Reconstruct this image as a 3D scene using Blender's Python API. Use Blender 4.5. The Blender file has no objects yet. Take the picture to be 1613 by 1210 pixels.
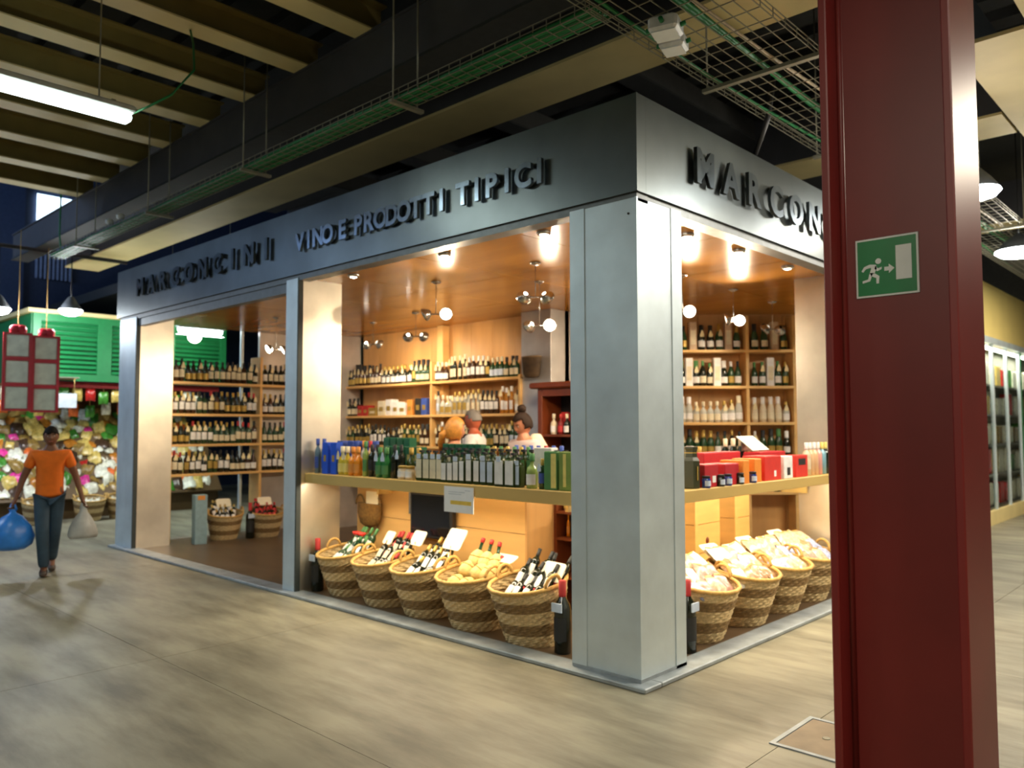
import bpy, bmesh, math, random
from mathutils import Vector, Matrix
rnd = random.Random(11)
R = math.radians
S = bpy.context.scene
COL = S.collection

# ------------------------------------------------------------------ camera, world, exposure
cd = bpy.data.cameras.new('camera'); cam = bpy.data.objects.new('camera', cd); COL.objects.link(cam)
cd.sensor_fit = 'HORIZONTAL'; cd.sensor_width = 36.0; cd.lens = 36.0 * 1246.95 / 1613.0
cd.clip_start = 0.05; cd.clip_end = 200
yaw, pitch, roll = .758, .0534, -.0019
cam.matrix_world = (Matrix.Translation((2.8172, -4.1203, 1.6)) @ Matrix.Rotation(yaw, 4, 'Z')
                    @ Matrix.Rotation(math.pi / 2 + pitch, 4, 'X') @ Matrix.Rotation(roll, 4, 'Z'))
cd.dof.use_dof = True; cd.dof.focus_distance = 3.4; cd.dof.aperture_fstop = 2.4
S.camera = cam
W = bpy.data.worlds.new('world'); S.world = W; W.use_nodes = True
W.node_tree.nodes['Background'].inputs[0].default_value = (.35, .5, .85, 1)
W.node_tree.nodes['Background'].inputs[1].default_value = .12
S.view_settings.view_transform = 'Standard'; S.view_settings.look = 'None'
S.view_settings.gamma = 1; S.view_settings.use_curve_mapping = False
S.view_settings.exposure = 0.0

# ------------------------------------------------------------------ helpers
def light(name, typ, loc, energy, color, rot=(0, 0, 0), **kw):
    l = bpy.data.lights.new(name, typ); l.energy = energy; l.color = color
    for k, v in kw.items(): setattr(l, k, v)
    o = bpy.data.objects.new(name, l); COL.objects.link(o); o.location = loc; o.rotation_euler = rot
    return o

MATS = {}
def mat(name, col, rough=.5, metal=0., var=.12, scale=14., bump=0., emit=0., ecol=None, trans=0., alpha=1., kind='noise', stretch=(1, 1, 1), spec=None):
    if name in MATS: return MATS[name]
    m = bpy.data.materials.new(name); m.use_nodes = True; nt = m.node_tree; n = nt.nodes
    b = n['Principled BSDF']
    tc = n.new('ShaderNodeTexCoord'); mp = n.new('ShaderNodeMapping'); nt.links.new(tc.outputs['Object'], mp.inputs['Vector'])
    mp.inputs['Scale'].default_value = stretch
    nz = n.new('ShaderNodeTexNoise'); nz.inputs['Scale'].default_value = scale; nz.inputs['Detail'].default_value = 5
    nt.links.new(mp.outputs[0], nz.inputs['Vector'])
    rp = n.new('ShaderNodeValToRGB'); nt.links.new(nz.outputs['Fac'], rp.inputs[0])
    c = Vector(col[:3])
    rp.color_ramp.elements[0].position = .3; rp.color_ramp.elements[1].position = .7
    rp.color_ramp.elements[0].color = (*[max(0, x * (1 - var)) for x in c], 1)
    rp.color_ramp.elements[1].color = (*[min(1, x * (1 + var)) for x in c], 1)
    nt.links.new(rp.outputs[0], b.inputs['Base Color'])
    b.inputs['Roughness'].default_value = rough; b.inputs['Metallic'].default_value = metal
    if spec is not None: b.inputs['Specular IOR Level'].default_value = spec
    if trans: b.inputs['Transmission Weight'].default_value = trans
    if alpha < 1: b.inputs['Alpha'].default_value = alpha
    if bump:
        bp = n.new('ShaderNodeBump'); bp.inputs['Strength'].default_value = bump; bp.inputs['Distance'].default_value = .01
        nt.links.new(nz.outputs['Fac'], bp.inputs['Height']); nt.links.new(bp.outputs[0], b.inputs['Normal'])
    if emit:
        b.inputs['Emission Color'].default_value = (*(ecol or col)[:3], 1); b.inputs['Emission Strength'].default_value = emit
    MATS[name] = m
    return m

def srgb(r, g, b):
    f = lambda c: (c / 255 / 12.92) if c <= 10 else ((c / 255 + .055) / 1.055) ** 2.4
    return (f(r), f(g), f(b))

def tag(o, label=None, cat=None, group=None, kind=None):
    if label: o['label'] = label
    if cat: o['category'] = cat
    if group: o['group'] = group
    if kind: o['kind'] = kind
    return o

def empty(name, loc=(0, 0, 0), rz=0., label=None, cat=None, group=None):
    o = bpy.data.objects.new(name, None); COL.objects.link(o); o.location = loc; o.rotation_euler = (0, 0, rz)
    o.empty_display_size = .1
    return tag(o, label, cat, group)

def link(name, me, parent=None, loc=(0, 0, 0), rot=(0, 0, 0)):
    o = bpy.data.objects.new(name, me); COL.objects.link(o); o.parent = parent
    o.location = loc; o.rotation_euler = rot
    return o

def copy_tree(o, parent=None):
    c = o.copy(); COL.objects.link(c); c.parent = parent
    for ch in list(o.children): copy_tree(ch, c)
    return c

class MB:
    def __init__(s): s.v = []; s.f = []; s.sm = []
    def add(s, vs, fs, smooth=False, M=None):
        b = len(s.v)
        for p in vs: s.v.append(tuple(M @ Vector(p)) if M is not None else tuple(p))
        for f in fs: s.f.append([b + i for i in f]); s.sm.append(smooth)
        return s
    def box(s, x0, x1, y0, y1, z0, z1, M=None):
        v = [(x, y, z) for z in (z0, z1) for y in (y0, y1) for x in (x0, x1)]
        return s.add(v, [(0, 2, 3, 1), (4, 5, 7, 6), (0, 1, 5, 4), (2, 6, 7, 3), (0, 4, 6, 2), (1, 3, 7, 5)], False, M)
    def bev(s, x0, x1, y0, y1, z0, z1, b, M=None):
        # box with chamfered vertical and top edges
        def ring(z, i): return [(x0 + i + b, y0 + i, z), (x1 - i - b, y0 + i, z), (x1 - i, y0 + i + b, z), (x1 - i, y1 - i - b, z),
                                (x1 - i - b, y1 - i, z), (x0 + i + b, y1 - i, z), (x0 + i, y1 - i - b, z), (x0 + i, y0 + i + b, z)]
        v = ring(z0, b) + ring(z0 + b, 0) + ring(z1 - b, 0) + ring(z1, b)
        f = [tuple(range(7, -1, -1)), tuple(range(24, 32))]
        for k in range(3):
            for i in range(8): f.append((k * 8 + i, k * 8 + (i + 1) % 8, k * 8 + 8 + (i + 1) % 8, k * 8 + 8 + i))
        return s.add(v, f, False, M)
    def lathe(s, prof, n=12, M=None, sx=1., sy=1., caps=True, smooth=True):
        v = []; f = []
        for r, z in prof:
            for i in range(n):
                a = 2 * math.pi * i / n; v.append((r * math.cos(a) * sx, r * math.sin(a) * sy, z))
        for k in range(len(prof) - 1):
            for i in range(n):
                j = (i + 1) % n; f.append((k * n + i, k * n + j, k * n + n + j, k * n + n + i))
        if caps:
            f.append(tuple(range(n - 1, -1, -1))); f.append(tuple(range((len(prof) - 1) * n, len(prof) * n)))
        return s.add(v, f, smooth, M)
    def path(s, pts, r, n=6, closed=False):
        pts = [Vector(p) for p in pts]; m = len(pts); v = []; f = []
        for i, p in enumerate(pts):
            a = pts[i - 1] if (i > 0 or closed) else p; c = pts[(i + 1) % m] if (i < m - 1 or closed) else p
            t = (c - a).normalized(); u = t.cross(Vector((0, 0, 1)))
            if u.length < .05: u = t.cross(Vector((1, 0, 0)))
            u.normalize(); w = t.cross(u); rr = r[i] if isinstance(r, (list, tuple)) else r
            for k in range(n):
                an = 2 * math.pi * k / n; v.append(p + (u * math.cos(an) + w * math.sin(an)) * rr)
        for i in range(m if closed else m - 1):
            j = (i + 1) % m
            for k in range(n):
                l = (k + 1) % n; f.append((i * n + k, j * n + k, j * n + l, i * n + l))
        if not closed: f.append(tuple(range(n))); f.append(tuple(range(m * n - 1, (m - 1) * n - 1, -1)))
        return s.add(v, f, True)
    def prism(s, pts, d0, d1, M=None):
        # polygon in x,z extruded along y
        n = len(pts); v = [(x, d0, z) for x, z in pts] + [(x, d1, z) for x, z in pts]
        f = [tuple(range(n)), tuple(range(2 * n - 1, n - 1, -1))] + [(i, n + i, n + (i + 1) % n, (i + 1) % n) for i in range(n)]
        return s.add(v, f, False, M)
    def mesh(s, name, m):
        me = bpy.data.meshes.new(name); me.from_pydata(s.v, [], s.f); me.polygons.foreach_set('use_smooth', s.sm)
        bm = bmesh.new(); bm.from_mesh(me); bmesh.ops.recalc_face_normals(bm, faces=bm.faces); bm.to_mesh(me); bm.free()
        if m: me.materials.append(m)
        return me
    def build(s, name, m, parent=None, loc=(0, 0, 0), rot=(0, 0, 0)):
        return link(name, s.mesh(name, m), parent, loc, rot)

def bx(name, m, parent, *a, bevel=0.):
    mb = MB()
    mb.bev(*a, bevel) if bevel else mb.box(*a)
    return mb.build(name, m, parent)

def struct(o): o['kind'] = 'structure'; return o

ONES = 'zeroth first second third fourth fifth sixth seventh eighth ninth tenth eleventh twelfth thirteenth fourteenth fifteenth sixteenth seventeenth eighteenth nineteenth'.split()
TENS = {2: ('twentieth', 'twenty'), 3: ('thirtieth', 'thirty'), 4: ('fortieth', 'forty'), 5: ('fiftieth', 'fifty')}
def nth(i):
    if i < 20: return ONES[i]
    return TENS[i // 10][0] if i % 10 == 0 else TENS[i // 10][1] + '-' + ONES[i % 10]

# ------------------------------------------------------------------ materials
M_steel = mat('galvanised_steel', (.68, .78, .83), .46, .5, .12, 2.6, .03)
M_warmrefl = mat('steel_warm_reflection', (.74, .70, .60), .38, .85, .16, 2.2, .03)  # same steel, tinted warm for light reflected off the wood interior
M_steel2 = mat('galvanised_steel_warm', (.62, .6, .58), .42, .6, .14, 3.0, .03)
M_fascia = mat('fascia_steel', (.17, .19, .19), .36, .97, .2, 1.4, .03)
M_track = mat('dark_gasket', (.035, .045, .045), .6)
M_slot = mat('shutter_slot_metal', (.17, .18, .18), .45, .6)
M_letter = mat('letter_metal', (.09, .11, .12), .3, .8)
M_sill = mat('sill_metal', (.36, .40, .42), .5, .3, .2, 8)
M_red = mat('oxide_red_paint', srgb(120, 34, 31), .44, 0, .1, 3)
M_girder = mat('girder_grey_paint', (.05, .05, .054), .7, 0, .1, 4)
M_cream = mat('cream_paint', srgb(216, 198, 140), .6, 0, .08, 2)
M_joistshade = mat('joist_shaded_cream', srgb(136, 120, 66), .65, 0, .1, 4)  # cream of the joists darkened to olive for their shaded side
M_deck = mat('deck_dark', (.03, .032, .032), .8)
M_wood = mat('honey_pine', srgb(210, 160, 98), .42, 0, .16, 5, .02, stretch=(1, 1, .12))
M_woodh = mat('honey_pine_boards', srgb(228, 184, 116), .45, 0, .14, 5, .02, stretch=(.15, .15, 1))
M_ceil = mat('ceiling_plywood', srgb(190, 130, 50), .2, 0, .14, 3, .01, stretch=(.2, 1, 1))
M_counter = mat('counter_beech', srgb(206, 174, 104), .45, 0, .08, 6, stretch=(.15, .15, 1))
M_crate = mat('crate_pine', srgb(226, 178, 100), .6, 0, .2, 6, .02, stretch=(.2, .2, 1))
M_walnut = mat('red_brown_wood', srgb(112, 52, 22), .4, 0, .2, 5, stretch=(1, 1, .15))
M_black = mat('black_matt', (.012, .012, .013), .5)
M_dark = mat('dark_recess', (.02, .017, .014), .7)
M_brownfloor = mat('brown_wood_floor', srgb(98, 80, 60), .38, 0, .18, 4, stretch=(.3, 1, 1))
M_white = mat('white_paper', (.85, .86, .87), .7, 0, .03)
M_card = mat('cream_card', (.9, .84, .66), .6, 0, .04)
M_yellowp = mat('yellow_print', (.8, .55, .08), .7)
M_greyp = mat('grey_print', (.45, .5, .55), .7)
M_chrome = mat('brushed_chrome', (.55, .53, .5), .25, .9)
M_lamp = mat('lamp_glow_warm', (1, .93, .8), .5, emit=14, ecol=(1, .92, .78))
M_tube = mat('tube_glow', (.9, 1, .97), .5, emit=13, ecol=(.85, 1, .95))
M_dish = mat('lamp_glow_cool', (.9, .95, 1), .5, emit=26, ecol=(.85, .94, 1))
M_greencable = mat('green_cable', srgb(20, 120, 62), .5)
M_wire = mat('zinc_wire', (.30, .29, .22), .5, .4)
M_gstall = mat('stall_green_paint', srgb(28, 120, 66), .45, 0, .08)
M_wick1 = mat('wicker_pale', srgb(206, 180, 132), .7, 0, .25, 60, .1)
M_wick2 = mat('wicker_brown', srgb(134, 106, 64), .7, 0, .3, 60, .1)
M_rope = mat('wicker_rim', srgb(206, 164, 92), .7, 0, .25, 50, .1)
M_skin1 = mat('skin_tan', srgb(120, 76, 52), .5, 0, .06)
M_skin2 = mat('skin_fair', srgb(200, 134, 100), .5, 0, .06)

# ------------------------------------------------------------------ hall lights (lamps in view, plus unseen ones added for ambient light)
def hall_tube(x, y, z, name_label, along='y', energy=36, ln=1.5, col=(.88, 1, .93)):
    t = empty('fluorescent_light', (x, y, z), 0 if along == 'y' else math.pi / 2, name_label, 'light', 'fluorescent lights under the joists')
    h = ln / 2
    bx('housing', mat('housing_grey', (.55, .57, .55), .5), t, -.075, .075, -h, h, .03, .085, bevel=.012)
    mb = MB(); mb.lathe([(.03, -h + .02), (.062, -h + .05), (.062, h - .05), (.03, h - .02)], 14, Matrix.Rotation(-math.pi / 2, 4, 'X'), 1.1, .8)
    mb.build('diffuser', M_tube, t)
    for s in (-1, 1): bx('end_clip', M_chrome, t, -.05, .05, s * (h - .16) - .015, s * (h - .16) + .015, .07, .1)
    for s in (-1, 1): MB().path([(0, s * .5, .08), (0, s * .5, 5.32 - z)], .006, 5).build('hanger_rod', M_wire, t)
    l = light('tube_light', 'AREA', (x, y, z - .075), energy, col, (0, 0, 0), shape='RECTANGLE', size=.12 if along == 'y' else ln, size_y=ln if along == 'y' else .12)
    return t
WARM = (1, .87, .68)
hall_tube(-3.5, -2.5, 4.0, 'lit fluorescent batten hanging under the joists before the shop front')
hall_tube(1.5, -6.2, 4.0, 'added unseen fluorescent batten lighting the aisle behind the viewer, red column side', energy=120, col=WARM)  # unseen lamp behind the camera, added for warm hall light
hall_tube(-3.5, -7.0, 4.0, 'added unseen fluorescent batten far out over the aisle opposite the shop front', energy=28)  # added out of frame as weak ambient light
hall_tube(5.0, -2.5, 4.0, 'added unseen fluorescent batten east of the red column', energy=85, col=WARM)  # unseen, added as warm ambient light from the right
hall_tube(3.0, 3.0, 4.0, 'added unseen fluorescent batten brightening the side front past the red column', energy=230, col=WARM)  # unseen lamp added to brighten the pillar's side-aisle face
hall_tube(1.9, 10.2, 4.0, 'added unseen fluorescent batten brightening the fascia of the next shop', energy=230, col=WARM)  # unseen lamp added to brighten the next shop's fascia
hall_tube(-8.3, -5.0, 4.0, 'added unseen fluorescent batten over the aisle end toward the green stall', energy=40)  # unseen lamp added for ambient light at this end
hall_tube(-10.2, 1.95, 3.22, 'lit fluorescent batten seen through the doorway above the bottle shelf', energy=40, ln=.8)

def dish(x, y, z, label, energy=60, r=.2, col=(1, .9, .75), top=5.32):
    t = empty('dish_lamp', (x, y, z), 0, label, 'lamp', 'hanging dish lamps')
    MB().lathe([(.03, .22), (.05, .2), (r * .6, .12), (r, .01), (r - .01, 0), (r * .55, .1), (.04, .17)], 20, caps=False).build('shade', mat('dish_grey', (.12, .13, .14), .4), t)
    MB().lathe([(.001, -.09), (.08, -.085), (r * .8, -.06), (r * 1.03, -.012), (r * .97, .012), (r * .5, .08), (.001, .12)], 20, caps=False).build('bulb', M_dish, t)
    MB().path([(0, 0, .2), (0, 0, top - z)], .008, 5).build('cord', M_black, t)
    light('dish_light', 'POINT', (x, y, z - .14), energy, col, shadow_soft_size=.12)
    return t
dish(1.0, 1.75, 3.5, 'dish lamp hanging close behind the red column', 42)
dish(.95, 4.2, 3.8, 'small bright dish lamp just past the red column edge', 60)
dish(.72, 7.2, 3.75, 'large dish lamp hanging before the yellow fascia of the next shop', 110, .26)
dish(-11.2, .24, 3.5, 'blue-white dish lamp above the green stall louvres', 120, .17, (.9, .95, 1), 4.38)
dish(-11.2, -.78, 3.42, 'blue-white dish lamp at the left edge above the red hampers', 110, .17, (.9, .95, 1), 4.38)
lr = empty('lamp_rail', (-11.2, 0, 4.38), 0, 'grey steel rail under the girders carrying the stall lamps', 'rail'); MB().box(-.02, .02, -1.2, 1.1, 0, .05).build('bar', M_girder, lr); MB().box(-.05, .05, -1.2, 1.1, .044, .05).build('top_flange', M_girder, lr)
dish(-11.4, 2.4, 3.4, 'dish lamp above the green stall hidden past the shop corner', 50, .17)
# daylight through the high windows of the atrium at the aisle end
light('atrium_daylight', 'AREA', (-12.6, -8.8, 6.6), 450, (.42, .62, 1), (R(90), 0, 0), shape='RECTANGLE', size=6.4, size_y=3.4)

# ------------------------------------------------------------------ floor
M_conc = mat('worn_concrete', srgb(146, 141, 120), .5, 0, .3, .7, .04, stretch=(1, 1, 1))
nt = M_conc.node_tree; nn = nt.nodes; b = nn['Principled BSDF']
tc = nn.new('ShaderNodeTexCoord'); mp = nn.new('ShaderNodeMapping'); nt.links.new(tc.outputs['Object'], mp.inputs[0]); mp.inputs['Rotation'].default_value = (0, 0, R(30)); mp.inputs['Scale'].default_value = (.5, 2.2, 1)
n2 = nn.new('ShaderNodeTexNoise'); n2.inputs['Scale'].default_value = 1.6; n2.inputs['Detail'].default_value = 8; n2.inputs['Roughness'].default_value = .62
nt.links.new(mp.outputs[0], n2.inputs['Vector'])
r2 = nn.new('ShaderNodeValToRGB'); r2.color_ramp.elements[0].position = .34; r2.color_ramp.elements[0].color = (.42, .40, .37, 1); r2.color_ramp.elements[1].position = .6; r2.color_ramp.elements[1].color = (1, 1, 1, 1)
nt.links.new(n2.outputs['Fac'], r2.inputs[0])
mx = nn.new('ShaderNodeMix'); mx.data_type = 'RGBA'; mx.blend_type = 'MULTIPLY'; mx.inputs[0].default_value = .92
src = b.inputs['Base Color'].links[0].from_socket
nt.links.new(src, mx.inputs[6]); nt.links.new(r2.outputs[0], mx.inputs[7]); nt.links.new(mx.outputs[2], b.inputs['Base Color'])

fl = struct(bx('floor', mat('slab_joint', (.2, .19, .15), .8), None, -18, 9, -9, 16, -.2, -.008))
xs = [-18, -14.2, -10.4, -6.6, -2.8, 1.0, 4.8, 9]; ys = [-9, -5.3, -1.75, 1.8, 5.4, 9.0, 12.6, 16]
for i in range(len(xs) - 1):
    for j in range(len(ys) - 1):
        bx('slab', M_conc, fl, xs[i] + .002, xs[i + 1] - .002, ys[j] + .002, ys[j + 1] - .002, -.1, 0)

# ------------------------------------------------------------------ hall shell
M_hallwall = mat('hall_wall_plaster', (.10, .10, .09), .8)
struct(bx('wall_south', M_hallwall, None, -18, 9, -9.2, -9, 0, 9.2))
struct(bx('wall_north', M_hallwall, None, -18, 9, 16, 16.2, 0, 9.2))
struct(bx('wall_east', M_hallwall, None, 9, 9.2, -9.2, 16.2, 0, 9.2))
struct(bx('wall_west', mat('atrium_wall_navy', (.03, .045, .09), .7), None, -18.2, -18, -9.2, 16.2, 0, 9.2))
dk = struct(bx('ceiling', M_deck, None, -9.5, 9, -9, 16, 5.4, 5.55))
for k in range(34):
    bx('deck_rib', M_deck, dk, -9.5, 9, -9 + k * .45, -8.78 + k * .45, 5.3, 5.4)
struct(bx('ceiling_atrium', M_deck, None, -18, -9.5, -9, 16, 9.0, 9.2))
struct(bx('ceiling_aisle_end', M_deck, None, -18, -8.25, 1.9, 16, 4.3, 4.5))
# high bluish window on the atrium end wall
wn = struct(empty('window_2', (-17.95, 1.0, 6.6))); wn['kind'] = 'structure'
bx('pane', mat('daylit_pane', (.5, .7, 1), .4, emit=4.0, ecol=(.62, .82, 1)), wn, 0, .02, .55, 1.3, -.35, .5)
for k in range(9): bx('louvre_blade', mat('louvre_blue', (.25, .32, .5), .5), wn, 0, .05, .55 + k * .09, .59 + k * .09, -1.5, -.4)
for y0, y1 in ((-2.4, -1.3), (-1.2, -.8), (-.7, .3)): bx('panel', mat('navy_panel', (.035, .06, .13), .5), wn, 0, .06, y0, y1, -2.4, 2.2)

# ------------------------------------------------------------------ joists and girders
def joist(x, y0, y1, i, z=4.87, h=.24):
    t = empty('ceiling_joist', (x, 0, z), 0, f'cream flanged ceiling joist, {nth(i)} from the atrium end over the aisle', 'beam', 'ceiling joists over the aisle')
    bx('flange', M_cream, t, -.115, .115, y0, y1, 0, .015)
    bx('web', M_joistshade, t, -.03, .03, y0, y1, .015, h)
    bx('top_flange', M_joistshade, t, -.115, .115, y0, y1, h, h + .015)
for i in range(19):
    joist(-9.2 + .957 * i, -9, -.14, i + 1)
def girder(y, x0, x1, zb, zt, label, wf=.3, web=M_girder, fl=M_cream):
    t = empty('steel_girder', (0, y, zb), 0, label, 'beam')
    bx('bottom_flange', fl, t, x0, x1, 0, wf, 0, .025)
    bx('web', web, t, x0, x1, .02, .06, .025, zt - zb)
    bx('top_flange', web, t, x0, x1, 0, wf, zt - zb, zt - zb + .02)
    return t
girder(-.3, -12.5, 9, 4.43, 4.855, 'dark grey girder carrying the joist ends above the aisle', .26, mat('girder_face_grey', (.062, .06, .063), .7, 0, .1, 4), M_deck)
girder(.53, -12.5, 9, 4.43, 5.1, 'girder with cream underside above the shop fascia', .56)
girder(4.08, -1.2, 1.2, 4.43, 5.0, 'girder with cream underside crossing behind the dark roof space', .62)
girder(1.68, 1.72, 9, 4.43, 5.0, 'short girder with cream underside beside the red column top', .65)
girder(8.6, -1.2, 1.2, 4.43, 5.0, 'far girder with cream underside over the next shop', .5)
t = empty('cross_beam', (1.224, 0, 4.43), 0, 'wide cream bottomed cross beam beyond the top of the red column', 'beam')
bx('bottom_flange', M_cream, t, 0, .46, 2.4, 16, 0, .03); bx('web', M_girder, t, .02, .06, 2.4, 16, .03, .55)
for k, (x, y0) in enumerate(((-1.5, 1.15), (-3.2, 1.15), (-4.9, 1.15), (-6.6, 1.15))):
    t = empty('roof_joist', (x, 0, 4.95), 0, f'dark roof joist above the shop, {nth(k + 1)} from the corner', 'beam', 'dark joists over the shop roof')
    bx('flange', M_deck, t, -.12, .12, y0, 7, 0, .02); bx('web', mat('roof_joist_web', (.05, .05, .045), .7), t, -.03, .03, y0, 7, .02, .3)

# ------------------------------------------------------------------ the red steel column and exit sign
cx0, cx1, cy0, cy1 = 1.771, 2.172, -1.5, -1.2
t = empty('steel_column', (cx0, cy0, 0), 0, 'tall dark red H-section steel column standing in front of the shop', 'column')
w_ = cx1 - cx0
bx('flange', M_red, t, 0, .026, 0, .3, 0, 5.3, bevel=.004)
bx('flange', M_red, t, w_ - .026, w_, 0, .3, 0, 5.3, bevel=.004)
bx('web', M_red, t, .026, w_ - .026, .1, .114, 0, 5.3)
for x in (.026, w_ - .026): MB().lathe([(.016, 0), (.016, 5.3)], 8, Matrix.Translation((x, .1, 0))).build('fillet', M_red, t)
bx('base_plate', M_red, t, -.06, w_ + .06, -.06, .36, 0, .03)
sx, sz, sy, sw = 1.842, 2.025, cy0 + .1, .197
t = empty('exit_sign', (sx, sy, sz), 0, 'green emergency exit sign with white running figure on the red column', 'sign')
M_sg = mat('sign_green', srgb(10, 130, 72), .4, 0, .04); M_sw = mat('sign_white', (.8, .86, .86), .4, 0, .03)
bx('border_plate', M_sw, t, 0, sw, -.004, 0, 0, sw, bevel=.0015)
g = .007
bx('green_field', M_sg, t, g, sw - g, -.0052, -.0038, g, sw - g)
bx('door_symbol', M_sw, t, .128, .176, -.0062, -.005, .05, .162)
ar = [(.092, .083), (.106, .083), (.106, .074), (.123, .0895), (.106, .105), (.106, .096), (.092, .096)]
MB().prism(ar, -.0062, -.005).build('arrow_symbol', M_sw, t)
mb = MB()
mb.prism([(.0735 + .0095 * math.cos(a * math.pi / 7), .118 + .0095 * math.sin(a * math.pi / 7)) for a in range(14)], -.0062, -.005)
for q in ([(.046, .110), (.066, .107), (.068, .094), (.060, .078), (.045, .078), (.050, .095)],
          [(.046, .110), (.028, .104), (.019, .090), (.025, .086), (.033, .096), (.050, .099)],
          [(.064, .104), (.072, .094), (.084, .098), (.083, .090), (.069, .085), (.061, .094)],
          [(.047, .082), (.060, .080), (.076, .068), (.074, .044), (.066, .044), (.066, .063), (.05, .070)],
          [(.045, .082), (.055, .078), (.046, .054), (.022, .049), (.022, .057), (.040, .061)]):
    mb.prism(q, -.0062, -.005)
mb.build('running_figure', M_sw, t)

# ------------------------------------------------------------------ cable trays
def tray(name_label, ax, a0, a1, b0, b1, z, h, step, longs, rods):
    t = empty('cable_tray', (0, 0, z), 0, name_label, 'cable tray')
    def P(a, b, c): return (a, b, c) if ax == 'x' else (b, a, c)
    mb = MB(); r = .0026
    def rod(p, q):
        x0, x1 = sorted((p[0], q[0])); y0, y1 = sorted((p[1], q[1])); z0, z1 = sorted((p[2], q[2])); mb.box(x0 - r, x1 + r, y0 - r, y1 + r, z0 - r, z1 + r)
    for k in range(longs + 1):
        b = b0 + (b1 - b0) * k / longs; rod(P(a0, b, 0), P(a1, b, 0))
    for b in (b0, b1):
        for zz in (h * .5, h): rod(P(a0, b, zz), P(a1, b, zz))
    n = int((a1 - a0) / step)
    for k in range(n + 1):
        a = a0 + step * k; rod(P(a, b0, 0), P(a, b1, 0)); rod(P(a, b0, 0), P(a, b0, h)); rod(P(a, b1, 0), P(a, b1, h))
    tag(mb.build('wire_grid', M_wire, t), kind='stuff')
    for a in rods:
        p, q = P(a - .02, b0 - .05, -.035), P(a + .02, b1 + .08, -.01)
        bx('support_bar', M_wire, t, min(p[0], q[0]), max(p[0], q[0]), min(p[1], q[1]), max(p[1], q[1]), p[2], q[2])
        for b in (b0 - .02, b1 + .03):
            MB().path([P(a, b, -.02), P(a, b, 5.32 - z)], .007, 5).build('hanger_rod', M_wire, t)
    return t
t = tray('long wire cable tray with green cables above the shop front', 'x', -9.6, .1, -.57, -.39, 4.0, .075, .11, 3, (-1.72, -3.95, -6.1, -8.4))
for k in range(7):
    y = -.557 + k * .0255
    pts = [(-9.5 + i * .8, y + .008 * math.sin(i * 2.1 + k), .022 + .006 * math.sin(i + k * 1.7)) for i in range(13)]
    MB().path(pts, .0145, 6).build('cable', M_greencable, t)
t = tray('wide wire mesh cable tray running over the side aisle', 'y', -1.3, 11, .12, .86, 3.95, .06, .16, 9, (.73, 2.6, 4.6, 6.6))
for k, (x, r) in enumerate(((.5, .018), (.535, .014), (.2, .012), (.62, .011))):
    pts = [(x + .03 * math.sin(i * 1.3 + k), -1.2 + i * .9, .03) for i in range(13)]
    MB().path(pts, r, 6).build('cable', M_greencable if k < 3 else mat('beige_cable', (.6, .5, .35), .5), t)
for x, y, z, s, lb in ((.42, -.3, 3.93, .085, 'upper'), (.36, -.12, 3.92, .075, 'lower')):
    t = empty('junction_box', (x, y, z - .09), .3, f'{lb} white junction box under the wide cable tray', 'junction box')
    bx('box', mat('junction_white', (.72, .74, .74), .5), t, -s, s, -s, s, 0, .085, bevel=.015); bx('cover', M_sw, t, -s * .8, s * .8, -s * .8, s * .8, -.008, 0)
    for a in range(4): MB().path([(s * math.cos(a * 1.57), s * math.sin(a * 1.57), .04), (1.35 * s * math.cos(a * 1.57), 1.35 * s * math.sin(a * 1.57), .045)], .014, 8).build('cable_gland', M_greencable, t)
t = tag(MB().path([(-3.55, -1.3, 4.95), (-3.35, -1.35, 4.7), (-3.17, -1.42, 4.4), (-3.2, -1.58, 4.16), (-3.34, -1.7, 4.07), (-3.48, -1.76, 4.04)], .009, 6).build('lamp_cable', M_greencable), 'green cable looping down to the fluorescent batten', 'cable')
tag(MB().path([(-9.35, -.5, 5.0), (-9.3, -.52, 4.3), (-9.35, -.48, 4.06), (-9.0, -.5, 4.04)], .012, 6).build('drop_cable', M_greencable), 'green cable dropping past the far end of the grey girder', 'cable')
tag(MB().path([(.24, 1.5, 4.3), (.17, 1.52, 3.95), (0, 1.64, 3.73)], .022, 8).build('drain_pipe', M_black), 'short black pipe slanting down to the fascia top', 'pipe')
M_bolt = mat('small_lamp_white', (.8, .85, .9), .3)
for k, x in enumerate((-7.35, -7.0)):
    tag(MB().lathe([(.02, 0), (.045, .01), (.05, .05), (.02, .07)], 10).build('tray_clamp', M_bolt, None, (x, -.55, 4.08)), f'shiny clamp on the long cable tray, {nth(k + 1)} from the aisle end', 'clamp')

# ------------------------------------------------------------------ shop shell
XL, YB = -8.43, 7.6
zt, zb, zo = 3.71, 3.08, 3.02
struct(bx('floor_interior', M_brownfloor, None, XL + .02, -.1, .1, YB, 0, .02))
def pillar(x0, x1, y0, y1, label, m=M_steel, strips=()):
    t = empty('steel_pillar', (x0, y0, 0), 0, label, 'pillar')
    w, d = x1 - x0, y1 - y0
    bx('cladding', m, t, 0, w, 0, d, 0, zb - .03, bevel=.004)
    for s in strips: bx('jamb_strip', m, t, *s)
    return t
p = pillar(-.5335, 0, 0, .514, 'wide galvanised steel corner pillar between the two shop fronts')
W0 = .5335
bx('jamb_strip', M_steel, p, -.004, .118, -.006, .2, 0, zb - .03); bx('jamb_strip', M_steel, p, W0 - .2, W0 + .006, .395, .518, 0, zb - .03)
bx('corner_bead', M_steel, p, W0 - .012, W0 + .003, -.003, .012, 0, zb - .03)
bx('base_skirt', M_sill, p, -.0, W0 + .006, -.008, .52, .03, .05)
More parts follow.
